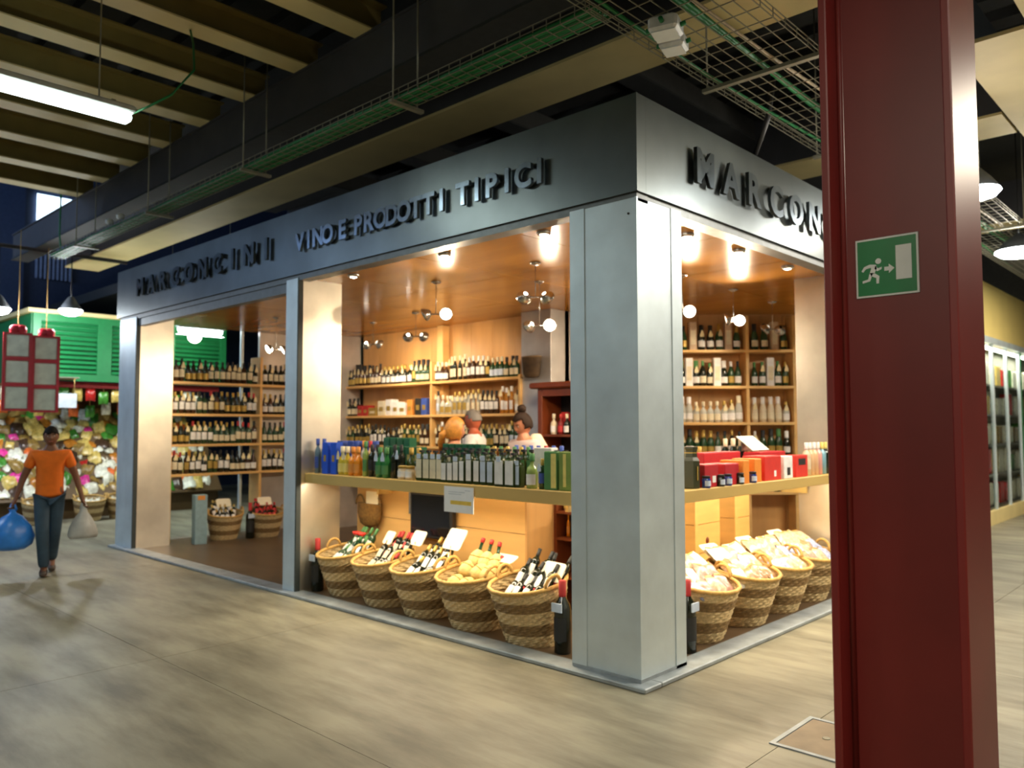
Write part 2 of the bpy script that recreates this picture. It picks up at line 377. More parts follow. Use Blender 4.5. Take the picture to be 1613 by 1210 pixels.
MB().lathe([(.008, 0), (.006, .008)], 8, Matrix.Translation((W0 - .06, 0, 2.95)) @ Matrix.Rotation(R(90), 4, 'X')).build('rivet', M_black, p)
p = pillar(-4.165, -3.9525, 0, .505, 'narrow steel pillar beside the doorway with a warm lit inner face')
bx('shutter_track', M_track, p, .2125, .232, .0, .05, 0, zb - .03); bx('warm_reflection_face', M_warmrefl, p, .2125, .2165, .05, .505, 0, zb - .03)  # thin face added to carry the warm reflected tint
p = pillar(XL, -7.88, 0, .494, 'steel pillar at the far end of the shop front by the aisle')
bx('shutter_track', M_track, p, .55, .572, 0, .05, 0, zb - .03); bx('warm_reflection_face', M_warmrefl, p, .55, .554, .05, .494, 0, zb - .03)
p = pillar(-.5, 0, 3.46, 3.96, 'steel pillar at the far end of the side counter'); bx('warm_reflection_face', M_warmrefl, p, .0, .5, -.004, 0, 0, zb - .03)
pillar(-.5, 0, 7.1, 7.6, 'last steel pillar of the side front behind the red column')
pillar(XL, -7.75, 3.0, 3.48, 'rear steel pillar behind the ends of the two bottle shelves', M_steel2)
pillar(XL + .04, XL + .1, 2.02, 2.5, 'flat steel pillar behind the wine shelf upright', M_steel2)

f = empty('shop_fascia', (0, 0, zb), 0, 'galvanised steel fascia with raised metal shop name running round the corner', 'fascia')
hz = zt - zb
bx('fascia_panel', M_fascia, f, XL - .07, .02, -.02, .08, 0, hz)
bx('fascia_panel', M_fascia, f, -.08, .0205, .08, YB, 0, hz)
bx('fascia_panel', M_fascia, f, XL - .07, XL + .03, .08, YB, 0, hz)
bx('corner_trim', M_fascia, f, .008, .023, -.023, -.008, 0, hz)
bx('shutter_slot', M_slot, f, XL, -.0, .004, .13, -.055, 0)
bx('shutter_slot', M_slot, f, -.13, -.004, .13, YB, -.055, 0)
bx('guide_channel', M_slot, f, -7.88, -4.165, .02, .11, -.15, -.055)
def letters(text, size, place, rot, pitch, m, stand=.035):
    x = 0
    for ch in text:
        if ch == ' ': x += pitch * .55; continue
        cu = bpy.data.curves.new('letter', 'FONT'); cu.body = ch; cu.size = size; cu.extrude = .014; cu.offset = size * .034; cu.resolution_u = 3
        ob = bpy.data.objects.new('letter', cu); COL.objects.link(ob)
        bpy.context.view_layer.update()
        me = bpy.data.meshes.new_from_object(ob.evaluated_get(bpy.context.evaluated_depsgraph_get()))
        wd = max(v.co.x for v in me.vertices) + min(v.co.x for v in me.vertices)
        bpy.data.objects.remove(ob); bpy.data.curves.remove(cu)
        me.materials.clear(); me.materials.append(m)
        o = link('letter', me, f, place(x + pitch / 2 - wd / 2), rot)
        x += pitch
letters('MARCONCINI', .30, lambda x: (-7.79 + x, -.06, 3.3 - zb), (R(90), 0, 0), .352, M_letter)
letters('VINO E PRODOTTI TIPICI', .235, lambda x: (-3.9 + x, -.055, 3.29 - zb), (R(90), 0, 0), .156, mat('letter_metal_blue_reflection', (.30, .37, .46), .22, .9))  # letter metal coloured blue for the daylight it reflects
letters('MARCONCINI', .33, lambda x: (.06, .56 + x, 3.28 - zb), (R(90), 0, R(90)), .37, M_letter)

# interior ceiling in plywood sheets
ce = struct(bx('ceiling_shop', M_dark, None, XL + .05, -.08, .09, YB - .1, 3.065, 3.1))
xs = [XL + .05, -7.2, -6.0, -4.8, -3.6, -2.4, -1.2, -.13]; ys = [.13, 1.35, 2.55, 3.75, 4.95, 6.2, YB - .1]
for i in range(len(xs) - 1):
    for j in range(len(ys) - 1):
        bx('plywood_sheet', M_ceil, ce, xs[i] + .004, xs[i + 1] - .004, ys[j] + .004, ys[j + 1] - .004, 3.05, 3.065)
# walls
wb_ = struct(bx('wall_back', M_dark, None, -7.75, -3.5, 3.52, 3.6, .02, 3.05))
k = 0; x = -7.7
while x < -3.55:
    bx('plank', M_wood, wb_, x + .003, min(x + .42, -3.5) - .003, 3.5, 3.52, .02, 3.05); x += .42
# diagonal wall in the rear corner
DO = Vector((-1.883, 5.178, 0)); DA = R(43.43)
dm = Matrix.Translation(DO) @ Matrix.Rotation(DA, 4, 'Z')
wd_ = struct(empty('wall_corner', DO, DA)); 
for k in range(6): bx('plank', M_wood, wd_, -2.2 + k * .55 + .003, -2.2 + (k + 1) * .55 - .003, .30, .34, .02, 3.05)
struct(bx('wall_rear', M_dark, None, -3.5, -.1, YB - .1, YB, 0, 3.1))
c_ = empty('interior_column', (-4.0, 3.25, .02), 0, 'square steel clad column in the middle of the rear wall', 'column')
bx('cladding', M_steel2, c_, 0, .5, 0, .95, 0, 3.03, bevel=.006)
# glazed west side behind the doorway shelf
w1 = struct(empty('window_1', (XL + .03, 0, 0)))
M_glass = mat('clear_glass', (.92, .97, .95), .02, 0, .01, trans=1.0)
M_glass.node_tree.nodes['Principled BSDF'].inputs['IOR'].default_value = 1.02
for y0, y1 in ((.5, 1.75), (1.77, 3.0)):
    bx('pane', M_glass, w1, 0, .006, y0 + .03, y1 - .0, .05, 3.0)
for y in (.5, 1.74, 2.97): bx('mullion', M_steel, w1, -.02, .03, y, y + .035, .02, 3.05)
struct(bx('wall_west_shop', mat('pale_teal_panel', (.4, .52, .5), .5), None, XL + .02, XL + .06, 3.48, YB, 0, 3.05))
bx('trim', M_dark, None, 0, 0, 0, 0, 0, 0) if False else None

# thresholds
tag(bx('threshold_strip', M_sill, None, XL - .02, .085, -.085, .1, 0, .03, bevel=.006), 'grey metal threshold along the long shop front', 'sill')
tag(bx('threshold_strip', M_sill, None, -.1, .085, .1, YB, 0, .03, bevel=.006), 'grey metal threshold along the side front under the biscuit baskets', 'sill')

# ------------------------------------------------------------------ bottles
G_dk = (.012, .016, .010); G_gr = (.02, .06, .025); G_br = (.05, .022, .01); G_ol = (.035, .055, .015)
PROF = {
 'bordeaux': [(.030, 0), (.0375, .004), (.0375, .19), (.034, .205), (.018, .228), (.0145, .24), (.0145, .285), (.0165, .287), (.0165, .3), (.012, .302)],
 'burgundy': [(.032, 0), (.041, .004), (.041, .145), (.036, .175), (.022, .225), (.0145, .25), (.0145, .285), (.0165, .287), (.0165, .3), (.012, .302)],
 'sparkling': [(.036, 0), (.045, .004), (.045, .155), (.038, .19), (.022, .24), (.0165, .262), (.016, .29), (.019, .292), (.019, .312), (.014, .315)],
 'liqueur': [(.034, 0), (.042, .004), (.044, .13), (.038, .155), (.016, .18), (.014, .2), (.014, .235), (.019, .237), (.019, .262), (.014, .264)],
 'slim': [(.024, 0), (.03, .004), (.03, .2), (.026, .225), (.013, .255), (.013, .31), (.016, .312), (.016, .33), (.012, .332)],
 'jar': [(.034, 0), (.04, .004), (.041, .075), (.034, .088), (.034, .09), (.037, .091), (.037, .108), (.034, .11)],
 'tin': [(.04, 0), (.042, .003), (.042, .007), (.04, .009), (.04, .15), (.042, .152), (.042, .158), (.018, .166), (.016, .18), (.012, .182)],
 'magnum': [(.05, 0), (.06, .006), (.06, .3), (.054, .335), (.026, .385), (.021, .41), (.021, .47), (.025, .473), (.025, .495), (.018, .5)],
}
LAB = {'bordeaux': (.06, .16), 'burgundy': (.04, .12), 'sparkling': (.04, .115), 'liqueur': (.03, .11), 'slim': (.05, .16), 'jar': (.02, .068), 'tin': (.03, .12), 'magnum': (.09, .25)}
CAP = {'bordeaux': (.236, .0165, .303), 'burgundy': (.238, .017, .303), 'sparkling': (.225, .026, .316), 'liqueur': (.205, .0205, .266), 'slim': (.27, .0175, .334), 'jar': (.09, .0385, .111), 'tin': (.165, .019, .183), 'magnum': (.39, .026, .502)}
MC = {}
def bmesh_of(kind, part, m):
    key = (kind, part, m.name)
    if key in MC: return MC[key]
    mb = MB()
    if part == 'body': mb.lathe(PROF[kind], 12)
    elif part == 'label':
        z0, z1 = LAB[kind]; r = max(p[0] for p in PROF[kind]) + .0012; n = 7; v = []; fs = []
        for i in range(n + 1):
            a = R(-155 + 130 * i / n); v += [(r * math.cos(a), r * math.sin(a), z0), (r * math.cos(a), r * math.sin(a), z1)]
        for i in range(n): fs.append((2 * i, 2 * i + 2, 2 * i + 3, 2 * i + 1))
        mb.add(v, fs, True)
    elif part == 'capsule':
        z0, r, z1 = CAP[kind]
        mb.lathe([(r + (.004 if kind == 'sparkling' else .0005), z0), (r + .0005, z0 + .015), (r + .001, z1 - .003), (r * .8, z1)], 10)
    elif part == 'neck_tag':
        z = CAP[kind][0]; r = CAP[kind][1]
        mb.prism([(-.024, z - .06), (.024, z - .06), (.026, z - .035), (.006, z + .02), (-.006, z + .02), (-.026, z - .035)], -.052, -.05)
    elif part == 'belly_band':
        r = max(p[0] for p in PROF[kind]) + .001; z0 = LAB[kind][0]; mb.lathe([(r, z0 - .03), (r, z0 - .012)], 12, caps=False)
    MC[key] = mb.mesh(part, m)
    return MC[key]
def gm(name, col, rough=.08): return mat('glass_' + name, col, rough, 0, .05, spec=.6)
GL = {'black': gm('black', G_dk), 'dark green': gm('dark green', G_gr), 'brown': gm('brown', G_br), 'olive': gm('olive', G_ol), 'blue': gm('blue', (.02, .05, .3)),
      'amber': gm('amber', (.45, .18, .02)), 'yellow': gm('yellow', (.6, .5, .06)), 'orange': gm('orange', (.75, .26, .02)), 'clear': gm('clear', (.55, .56, .5)), 'pale green': gm('pale green', (.3, .42, .12)),
      'red': gm('red', (.22, .012, .012)), 'cream': gm('cream', (.7, .6, .42), .4), 'pink': gm('pink', (.8, .4, .36), .3), 'peach': gm('peach', (.8, .52, .3), .3), 'pale blue': gm('pale blue', (.25, .5, .62), .3), 'green': gm('green', (.03, .2, .06)), 'grey blue': gm('grey blue', (.12, .2, .28), .3)}
LB = {'cream': mat('label_cream', (.78, .7, .5), .7), 'white': mat('label_white', (.85, .84, .82), .7), 'red': mat('label_red', (.5, .03, .03), .6), 'gold': mat('label_gold', (.5, .34, .08), .4, .4), 'blue': mat('label_blue', (.05, .1, .42), .6), 'black': mat('label_black', (.02, .02, .02), .6), 'green': mat('label_green', (.08, .25, .08), .6), 'orange': mat('label_orange', (.7, .28, .05), .6), 'pale blue': mat('label_paleblue', (.6, .7, .85), .6), 'yellow': mat('label_yellow', (.8, .68, .2), .6)}
M_tagc = mat('tag_cream', (.86, .74, .44), .7)
def bottle(kind, glass, lab, cap, loc, rot, label, group, tagm=None, name='bottle', cat='bottle', sc=1., band=None):
    o = link(name, bmesh_of(kind, 'body', GL[glass]), None, loc, rot); o.scale = (sc, sc, sc)
    if lab: link('label', bmesh_of(kind, 'label', LB[lab]), o)
    if cap: link('lid' if kind == 'jar' else 'capsule', bmesh_of(kind, 'capsule', LB[cap]), o)
    if tagm: link('neck_tag', bmesh_of(kind, 'neck_tag', tagm), o)
    if band: link('belly_band', bmesh_of(kind, 'belly_band', LB[band]), o)
    return tag(o, label, cat, group)

def carton(name, w, d, h, m, loc, rz, label, group, mark=None, markbox=None, cat='box'):
    o = MB().bev(-w / 2, w / 2, -d / 2, d / 2, 0, h, min(.004, w * .1)).build(name, m, None, loc, (0, 0, rz))
    if mark:
        a, b_, c, e = markbox or (.2, .8, .3, .6)
        bx('printed_panel', mark, o, -w / 2 + a * w, -w / 2 + b_ * w, -d / 2 - .0012, -d / 2 + .001, h * c, h * e)
    bx('closing_flap', m, o, -w / 2 + .004, w / 2 - .004, -d / 2 + .004, 0, h, h + .002)
    return tag(o, label, cat, group)

def fill_row(p0, p1, face, shelfname, tier, group, kinds, glasses, labs, caps, spacing=.092, tagp=.45, special=None, nm='wine_bottle'):
    """one row of bottles from p0 to p1 (left to right as seen), facing angle face"""
    p0, p1 = Vector(p0), Vector(p1); L = (p1 - p0).length; n = int(L / spacing); kind = glass = lab = cap = None; run = 0
    for i in range(n):
        if run <= 0:
            kind = rnd.choice(kinds); glass = rnd.choice(glasses); lab = rnd.choice(labs); cap = rnd.choice(caps); run = rnd.randint(1, 4)
        run -= 1
        p = p0 + (p1 - p0) * ((i + .5) / n)
        tg = M_tagc if rnd.random() < tagp else None
        sp = special(i) if special else None
        if sp:
            sp(p, face, f'{nth(i + 1)} from left on {tier} board of {shelfname}', group); continue
        d = Vector((math.sin(face), -math.cos(face), 0)) * rnd.uniform(-.015, .015)
        bottle(kind, glass, lab, cap, p + d, (0, 0, face + rnd.uniform(-.15, .15)), f'{nth(i + 1)} from left on {tier} board of {shelfname}, {glass} bottle, {lab.split()[-1]} label', group, tg, name=nm, sc=rnd.uniform(.98, 1.08))

# ------------------------------------------------------------------ doorway shelf (west side)
def shelf_unit(name, label, L, depth, boards, uprights, ztop, loc, rz, m=M_woodh, board_t=.035, back=None):
    t = empty(name, loc, rz, label, 'shelf')
    for z in boards: bx('shelf_board', m, t, 0, L, 0, depth, z - board_t, z, bevel=.004)
    for u in uprights:
        x, z1 = u if isinstance(u, tuple) else (u, ztop)
        bx('upright', m, t, x - .02, x + .02, .012, depth + .01, 0, z1, bevel=.003)
    if back: bx('back_panel', back, t, 0, L, depth, depth + .015, .0, ztop)
    return t
# seen along +x; local x runs along world +y, local y runs away (-x)
WB = [2.21, 1.765, 1.34, .93]
shelf_unit('wine_shelf', 'tall pine shelf of wine seen through the doorway against the glazed end', 2.48, .3, WB, [.02, 1.36, 2.46], 2.62, (-8.0, .52, .02), R(90))
gw = 'wine bottles on the doorway shelf'
tiers = ['top', 'second', 'third', 'lowest']
for z, tn in zip(WB, tiers):
    fill_row((-8.08, .58, z + .02), (-8.08, 1.84, z + .02), R(90), 'doorway shelf near bay', tn, gw, ['bordeaux', 'bordeaux', 'burgundy'], ['black', 'dark green', 'black', 'brown'], ['cream', 'white', 'white', 'cream', 'gold'], ['red', 'black', 'black', 'gold'] if tn != 'top' else ['black'], .082, .5)
    fill_row((-8.08, 1.93, z + .02), (-8.08, 2.36, z + .02), R(90), 'doorway shelf far bay', tn, gw, ['bordeaux', 'burgundy'], ['black', 'dark green', 'brown'], ['cream', 'white'], ['black', 'gold', 'red'], .085, .5)

# ------------------------------------------------------------------ back wall shelf
BB = [2.215, 1.745, 1.3, .85]
shelf_unit('bottle_shelf', 'long pine shelf of bottles against the planked rear wall', 4.0, .27, BB, [.02, 2.27, (3.98, 2.24)], 2.5, (-8.02 + .04, 3.2, .02), 0)
bx('tall_post', M_woodh, bpy.data.objects['bottle_shelf'], 2.24, 2.36, .16, .285, 0, 3.02)
gb = 'bottles on the rear wall shelf'
for z, tn in zip(BB[:3], tiers):
    z += .02
    if tn == 'second':
        fill_row((-7.9, 3.28, z), (-7.5, 3.28, z), 0, 'rear shelf first bay', tn, gb, ['liqueur', 'burgundy'], ['black', 'dark green'], ['cream', 'white'], ['black', 'red'], .095, .8, nm='spirit_bottle')
    else:
        fill_row((-7.9, 3.28, z), (-5.8, 3.28, z), 0, 'rear shelf first bay', tn, gb, ['burgundy', 'liqueur', 'sparkling', 'bordeaux'], ['black', 'dark green', 'brown', 'black'], ['cream', 'gold', 'cream', 'white'], ['gold', 'black', 'black'], .096, .7, nm='spirit_bottle')
    fill_row((-5.66, 3.28, z), (-4.05, 3.28, z), 0, 'rear shelf second bay', tn, gb, ['slim', 'burgundy', 'liqueur', 'bordeaux'], ['black', 'brown', 'amber', 'dark green', 'brown', 'black'] if tn != 'second' else ['clear', 'amber', 'cream', 'clear', 'brown', 'clear'], ['cream', 'white', 'cream', 'gold', 'white', 'pale blue'], ['gold', 'black', 'cream', 'white'], 0.088, .8, nm='spirit_bottle')
z = 1.765
for i, (x, w, h, c, nm) in enumerate(((-7.42, .12, .16, 'red', 'red'), (-7.28, .12, .16, 'red', 'red'), (-7.1, .2, .12, 'gold', 'gold'), (-6.88, .16, .22, 'cream', 'cream'), (-6.7, .14, .24, 'white', 'white'), (-6.54, .14, .2, 'white', 'white'), (-6.38, .16, .18, 'white', 'white'), (-6.2, .12, .22, 'orange', 'orange'), (-6.02, .12, .24, 'black', 'black'), (-5.88, .12, .24, 'blue', 'dark blue'))):
    carton('gift_carton', w, .14, h, LB[c], (x, 3.3, z), 0, f'{nm} gift carton, {nth(i + 1)} from left on second board of rear shelf', 'gift cartons on the rear shelf', LB['gold' if c != 'gold' else 'cream'])

# ------------------------------------------------------------------ corner shelf behind the side counter
DB = [2.545, 2.085, 1.625, 1.205, .75]
shelf_unit('display_shelf', 'pine shelf of champagne and boxed wine set diagonally across the rear corner', 2.3, .28, DB, [.02, 1.685, 2.28], 2.98, DO + Vector((math.cos(DA) * -1.68, math.sin(DA) * -1.68, .02)), DA)
def dpt(s, z, d=.1):
    v = dm @ Vector((s, d, 0)); return Vector((v.x, v.y, z))
gd = 'bottles on the diagonal corner shelf'
for z, tn in zip(DB, ['top', 'second', 'third', 'fourth', 'lowest']):
    z += .02
    if tn == 'third':
        kk, gg, ll, cc = ['sparkling', 'liqueur'], ['clear', 'cream', 'clear'], ['white', 'cream', 'white'], ['white', 'cream', 'gold']
    elif tn == 'top':
        kk, gg, ll, cc = ['sparkling', 'sparkling', 'burgundy'], ['black', 'dark green'], ['cream', 'white', 'gold'], ['black', 'gold', 'black']
    else: kk, gg, ll, cc = ['sparkling', 'sparkling', 'burgundy'], ['black', 'dark green', 'dark green'], ['cream', 'white', 'gold', 'white'], ['gold', 'black', 'green', 'white']
    def spec(i, tn=tn):
        if tn in ('top', 'second') and i % 4 == 2:
            def mk(p, face, lb, g, tn=tn):
                carton('bottle_carton', .092, .09, .36, mat('carton_wood', (.62, .46, .3), .6) if tn == 'top' else LB['white'], p, face, lb + ', tall pale carton', g, LB['cream'], (.15, .85, .2, .7))
            return mk
    sp_ = .105 if tn == 'top' else .088
    if tn == 'lowest': fill_row(dpt(.3, z), dpt(.56, z), DA, 'corner shelf end bay', tn, gd, kk, gg, ll, cc, .1, .4, None, nm='champagne_bottle'); continue
    fill_row(dpt(-.95, z), dpt(-.05, z), DA, 'corner shelf first bay', tn, gd, kk, gg, ll, cc, sp_, .4, spec, nm='champagne_bottle')
    fill_row(dpt(.06, z), dpt(.56, z), DA, 'corner shelf end bay', tn, gd, kk, gg, ll, cc, sp_, .4, spec, nm='champagne_bottle')

# ------------------------------------------------------------------ long counter and its goods
CT = 1.15
ct = empty('display_counter', (-3.95, .1, 0), 0, 'long beech display counter along the shop front above the baskets', 'counter')
bx('counter_top', M_counter, ct, .0, 3.417, .035, .41, CT - .04, CT); bx('counter_top', M_counter, ct, .0, 3.26, .41, .62, CT - .04, CT); bx('front_board', M_counter, ct, .0, 3.417, 0, .035, CT - .095, CT, bevel=.004)
for i in range(3): bx('plank', M_woodh, ct, .0, 2.33, .62, .64, .03 + i * .34 + .003, .03 + (i + 1) * .34 - .003)
bx('end_panel', M_wood, ct, 2.33, 2.35, .62, .94, .03, CT - .1)
bx('side_bracket', M_counter, ct, .55, .58, .45, .62, .95, CT - .04); bx('side_bracket', M_counter, ct, 2.9, 2.93, .45, .62, .95, CT - .04)
bx('strip_lamp', mat('strip_lamp_glow', (1, .9, .7), .4, emit=6, ecol=(1, .86, .6)), ct, .3, 3.2, .06, .085, CT - .06, CT - .04)
light('counter_strip_light', 'AREA', (-2.2, .22, CT - .07), 36, (1, .85, .6), (R(-22), 0, 0), shape='RECTANGLE', size=3.0, size_y=.06)
n = empty('paper_notice', (-1.91, .092, .93), 0, 'white paper notice with yellow print hanging off the counter edge', 'notice')
bx('sheet', M_white, n, 0, .335, -.003, 0, 0, .2); bx('yellow_print', M_yellowp, n, .075, .31, -.0045, -.003, .062, .092)
for k, (a, b_) in enumerate(((.05, .2), (.05, .24), (.24, .3))): bx('grey_print', M_greyp, n, a, b_, -.0042, -.003, .14 + k * .016, .144 + k * .016)
s_ = empty('monitor', (-2.72, .66, .58), 0, 'black flat monitor against the planks below the counter', 'monitor')
bx('casing', M_black, s_, -.29, .29, -.02, .045, 0, .42, bevel=.012); bx('screen', mat('screen_black', (.008, .008, .01), .15), s_, -.26, .26, -.023, -.019, .03, .39)
bx('side_clip', M_chrome, s_, -.33, -.29, 0, .03, .2, .4)
bx('wall_arm', M_black, s_, -.05, .05, .045, .058, .15, .28)
tag(s_, None)
gA = 'goods along the long counter'
def A(kind, glass, lab, cap, x, y, lb, sc=1., tg=None, name='bottle', cat='bottle', band=None):
    return bottle(kind, glass, lab, cap, (x, y, CT), (0, 0, rnd.uniform(-.1, .25)), lb, gA, tg, name, cat, sc, band)
for i, x in enumerate((-3.88, -3.8)): A('slim', 'grey blue', 'blue', 'blue', x, .2 + .02 * i, f'grey-blue bottle at the pillar end of the long counter, {nth(i + 1)} from the pillar', 1.0)
for i, x in enumerate((-3.7, -3.56)):
    carton('blue_carton', .085, .085, .3, mat('carton_blue', (.02, .1, .7), .4), (x, .2, CT), .1, f'tall bright blue carton on the long counter, {nth(i + 1)} from the doorway pillar', gA, LB['gold'], (.3, .7, .4, .6))
for i, x in enumerate((-3.75, -3.62, -3.48, -3.36)): carton('blue_carton', .08, .08, .31, LB['blue'], (x, .4 + .03 * (i % 2), CT), .1, f'blue carton in the back row of the long counter, {nth(i + 1)} from the doorway pillar', gA)
for i, x in enumerate((-3.46, -3.38)): A('liqueur', 'yellow', 'yellow', 'cream', x, .2, f'yellow liqueur bottle on the long counter beside the blue cartons, {nth(i + 1)}', 1.0, M_tagc)
for i, x in enumerate((-3.28, -3.2)): A('liqueur', 'orange', 'orange', 'orange', x, .19, f'orange liqueur bottle on the long counter beside the yellow bottles, {nth(i + 1)}', 1.0)
for i, x in enumerate((-3.42, -3.32, -3.22, -3.12)): A('slim', ['orange', 'clear', 'peach', 'clear'][i], 'cream', ['blue', 'orange', 'red', 'blue'][i], x, .34, f'coloured liqueur bottle behind the orange ones on the long counter, {nth(i + 1)} of its row', .95)
A('slim', 'pale green', 'green', 'green', -3.1, .2, 'slim pale green bottle on the long counter beside orange bottles', .95)
for i, x in enumerate((-3.03, -2.95)): A('bordeaux', 'black', 'black', 'black', x, .22, f'black bottle beside the slim pale green one on the long counter, {nth(i + 1)}', .95)
for i, x in enumerate((-2.87, -2.78)): A('liqueur', 'green', 'green', 'green', x, .19, f'dark green squat bottle with white neck tag on the long counter, {nth(i + 1)}', 1., LB['pale blue'])
for i in range(2): A('bordeaux', 'black', None, 'black', -2.69 + .09 * i, .21, f'plain black oil bottle before the green tins, {nth(i + 1)} from the doorway', .96, LB['pale blue'] if i else None)
for i in range(4): carton('green_tin', .088, .088, .345, mat('tin_green', (.015, .12, .06), .35), (-3.2 + .1 * i, .55, CT), 0, f'tall dark green tin at the rear of the long counter, {nth(i + 1)} from the doorway', gA, cat='tin')
for i in range(5): carton('green_tin', .09, .09, .27, mat('tin_green', (.015, .12, .06), .35), (-3.0 + .105 * i, .4, CT), 0, f'shorter green tin in the middle row of the long counter, {nth(i + 1)} from the doorway', gA, mat('tin_gold', (.5, .42, .15), .4), (.3, .7, .55, .75), cat='tin')
for i in range(2): A('jar', 'cream', 'white', 'gold', -2.53 + .1 * i, .17, f'small pale jar with gold lid at the front of the long counter, {nth(i + 1)}', 1.05, None, 'jar', 'jar')
for i in range(2): A('liqueur', 'olive', 'white', 'gold', -2.55 + .1 * i, .28, f'olive flask behind the pale jars on the long counter, {nth(i + 1)}', 1.0)
def oil(x, y, h, lab, lb, w=.062, g='olive', lz=(.14, .72), tagged=True):
    o = MB()
    b_ = w / 2
    o.bev(-b_, b_, -b_, b_, 0, h * .72, .006)
    o.lathe([(b_ * .95, h * .72), (b_ * .6, h * .78), (.012, h * .84), (.012, h * .97), (.016, h * .975), (.016, h)], 10)
    ob = o.build('oil_bottle', GL[g], None, (x, y, CT), (0, 0, rnd.uniform(-.05, .2)))
    bx('label', LB[lab], ob, -b_ * .78, b_ * .78, -b_ - .0015, -b_ + .001, h * lz[0] * .72, h * lz[1])
    bx('stopper', LB['black'], ob, -.017, .017, -.017, .017, h * .94, h * 1.01)
    if tagged: bx('neck_tag', LB['pale blue'], ob, -.022, .022, -b_ - .004, -b_ - .002, h * .74, h * .9)
    return tag(ob, lb, 'bottle', gA)
for i in range(4): oil(-2.3 + .085 * i, .19, .25, 'cream', f'square dark oil bottle with cream label on the long counter, {nth(i + 1)} from the doorway', .078)
for i, (x, h) in enumerate(((-1.99, .215), (-1.92, .22), (-1.85, .235), (-1.775, .245), (-1.7, .26), (-1.615, .255), (-1.54, .25), (-1.465, .25))):
    oil(x, .18, h, 'white' if i < 6 else ('pale blue'), f'slim dark oil bottle with white label above the paper notice, {nth(i + 1)} in its row', .062, 'olive', tagged=i in (2, 4, 6))
for i in range(2): oil(-1.345 + .11 * i, .18, .25, 'white', f'wide square oil bottle with broad white label, {nth(i + 1)} after the slim ones', .105, 'olive', (.1, .78), i == 0)
oil(-1.17, .17, .22, 'pale blue', 'small dark oil bottle with pale blue label near the corner pillar', .06, 'olive')
carton('white_carton', .16, .09, .29, LB['white'], (-1.06, .34, CT), .1, 'white carton behind the clear green bottle near the corner pillar', gA)
A('liqueur', 'pale green', 'white', 'green', -1.045, .17, 'clear green oil bottle with white label before a white carton', .95)
A('bordeaux', 'dark green', 'blue', 'gold', -.945, .17, 'dark green bottle with blue label next to the green carton', .72, LB['pale blue'])
carton('green_carton', .11, .09, .27, LB['green'], (-.855, .19, CT), .1, 'green carton with yellow leaf panel by the corner pillar', gA, LB['yellow'], (.55, .95, .05, .95))
carton('green_carton', .1, .09, .27, mat('carton_olive', (.2, .3, .06), .6), (-.73, .2, CT), .1, 'olive and yellow carton against the corner pillar', gA, LB['yellow'], (.35, .6, .1, .95))
for i in range(17): oil(-2.2 + .082 * i, .36, .27, 'green' if i > 8 else 'cream', f'dark oil bottle in the second row of the long counter, {nth(i + 1)} from the doorway', .066, 'olive', tagged=False)
for i in range(6): carton('green_tin', .07, .07, .3, mat('tin_green', (.015, .12, .06), .35), (-2.32 + .08 * i, .5, CT), 0, f'green tin in the third row over the cream labels, {nth(i + 1)} from the doorway', gA, cat='tin')
for i in range(7): A('bordeaux', 'dark green', 'green', 'gold' if i % 2 else 'green', -1.83 + .075 * i, .5, f'green bottle in the third row of the long counter, {nth(i + 1)} from the tins', .95)
for i in range(7): A('bordeaux', 'black', 'red' if i == 4 else 'blue', 'red' if i == 4 else 'blue', -1.62 + .08 * i, .62, f'blue-capped bottle at the rear of the long counter, {nth(i + 1)} from the doorway', .98)

# ------------------------------------------------------------------ side counter and its goods
cb = empty('side_counter', (-.1, .514, 0), 0, 'beech display counter along the side front above the biscuit baskets', 'counter')
bx('counter_top', M_counter, cb, -.58, -.035, .21, 2.94, CT - .04, CT); bx('counter_top', M_counter, cb, -.42, -.035, .0, .21, CT - .04, CT); bx('front_board', M_counter, cb, -.035, 0, 0, 2.94, CT - .085, CT, bevel=.004)
bx('strip_lamp', MATS['strip_lamp_glow'], cb, -.085, -.06, .3, 2.8, CT - .06, CT - .04)
bx('side_bracket', M_counter, cb, -.55, -.3, .23, .255, .95, CT - .04); bx('side_bracket', M_counter, cb, -.55, -.3, 2.89, 2.915, .95, CT - .04)
light('side_strip_light', 'AREA', (-.22, 1.95, CT - .07), 24, (1, .85, .6), (0, R(20), 0), shape='RECTANGLE', size=.06, size_y=2.6)
def crate(y0, y1, x0, x1, h, lb, knot=False):
    t = empty('wooden_crate', (x0, y0, .02), 0, lb, 'crate', 'wooden crates under the side counter')
    nb = 4
    for i in range(nb):
        bx('plank', M_crate, t, 0, x1 - x0, 0, y1 - y0, h * i / nb + .003, h * (i + 1) / nb - .003)
    bx('batten', M_crate, t, x1 - x0, x1 - x0 + .012, .0, .05, 0, h); bx('batten', M_crate, t, -.0, .05, -.012, 0, 0, h)
    if knot: MB().lathe([(.03, 0), (.028, .002)], 10, Matrix.Translation((x1 - x0, (y1 - y0) * .5, h * .6)) @ Matrix.Rotation(R(90), 4, 'Y')).build('knot', M_walnut, t)
crate(1.02, 1.5, -1.1, -.72, .98, 'pine crate under the side counter nearest the corner pillar')
crate(1.86, 2.3, -1.1, -.72, .98, 'knotty pine crate in the middle under the side counter', True)
crate(2.56, 2.86, -1.1, -.72, .98, 'pine crate under the side counter next to the far steel pillar')
gB = 'goods along the side counter'
def B(kind, glass, lab, cap, y, x, lb, sc=1., name='bottle', cat='bottle'):
    return bottle(kind, glass, lab, cap, (x, y, CT), (0, 0, R(90) + rnd.uniform(-.2, .1)), lb, gB, None, name, cat, sc)
o = MB(); o.lathe([(.06, 0), (.066, .01), (.066, .2), (.05, .225), (.046, .27), (.055, .285), (.055, .3)], 6, smooth=False)
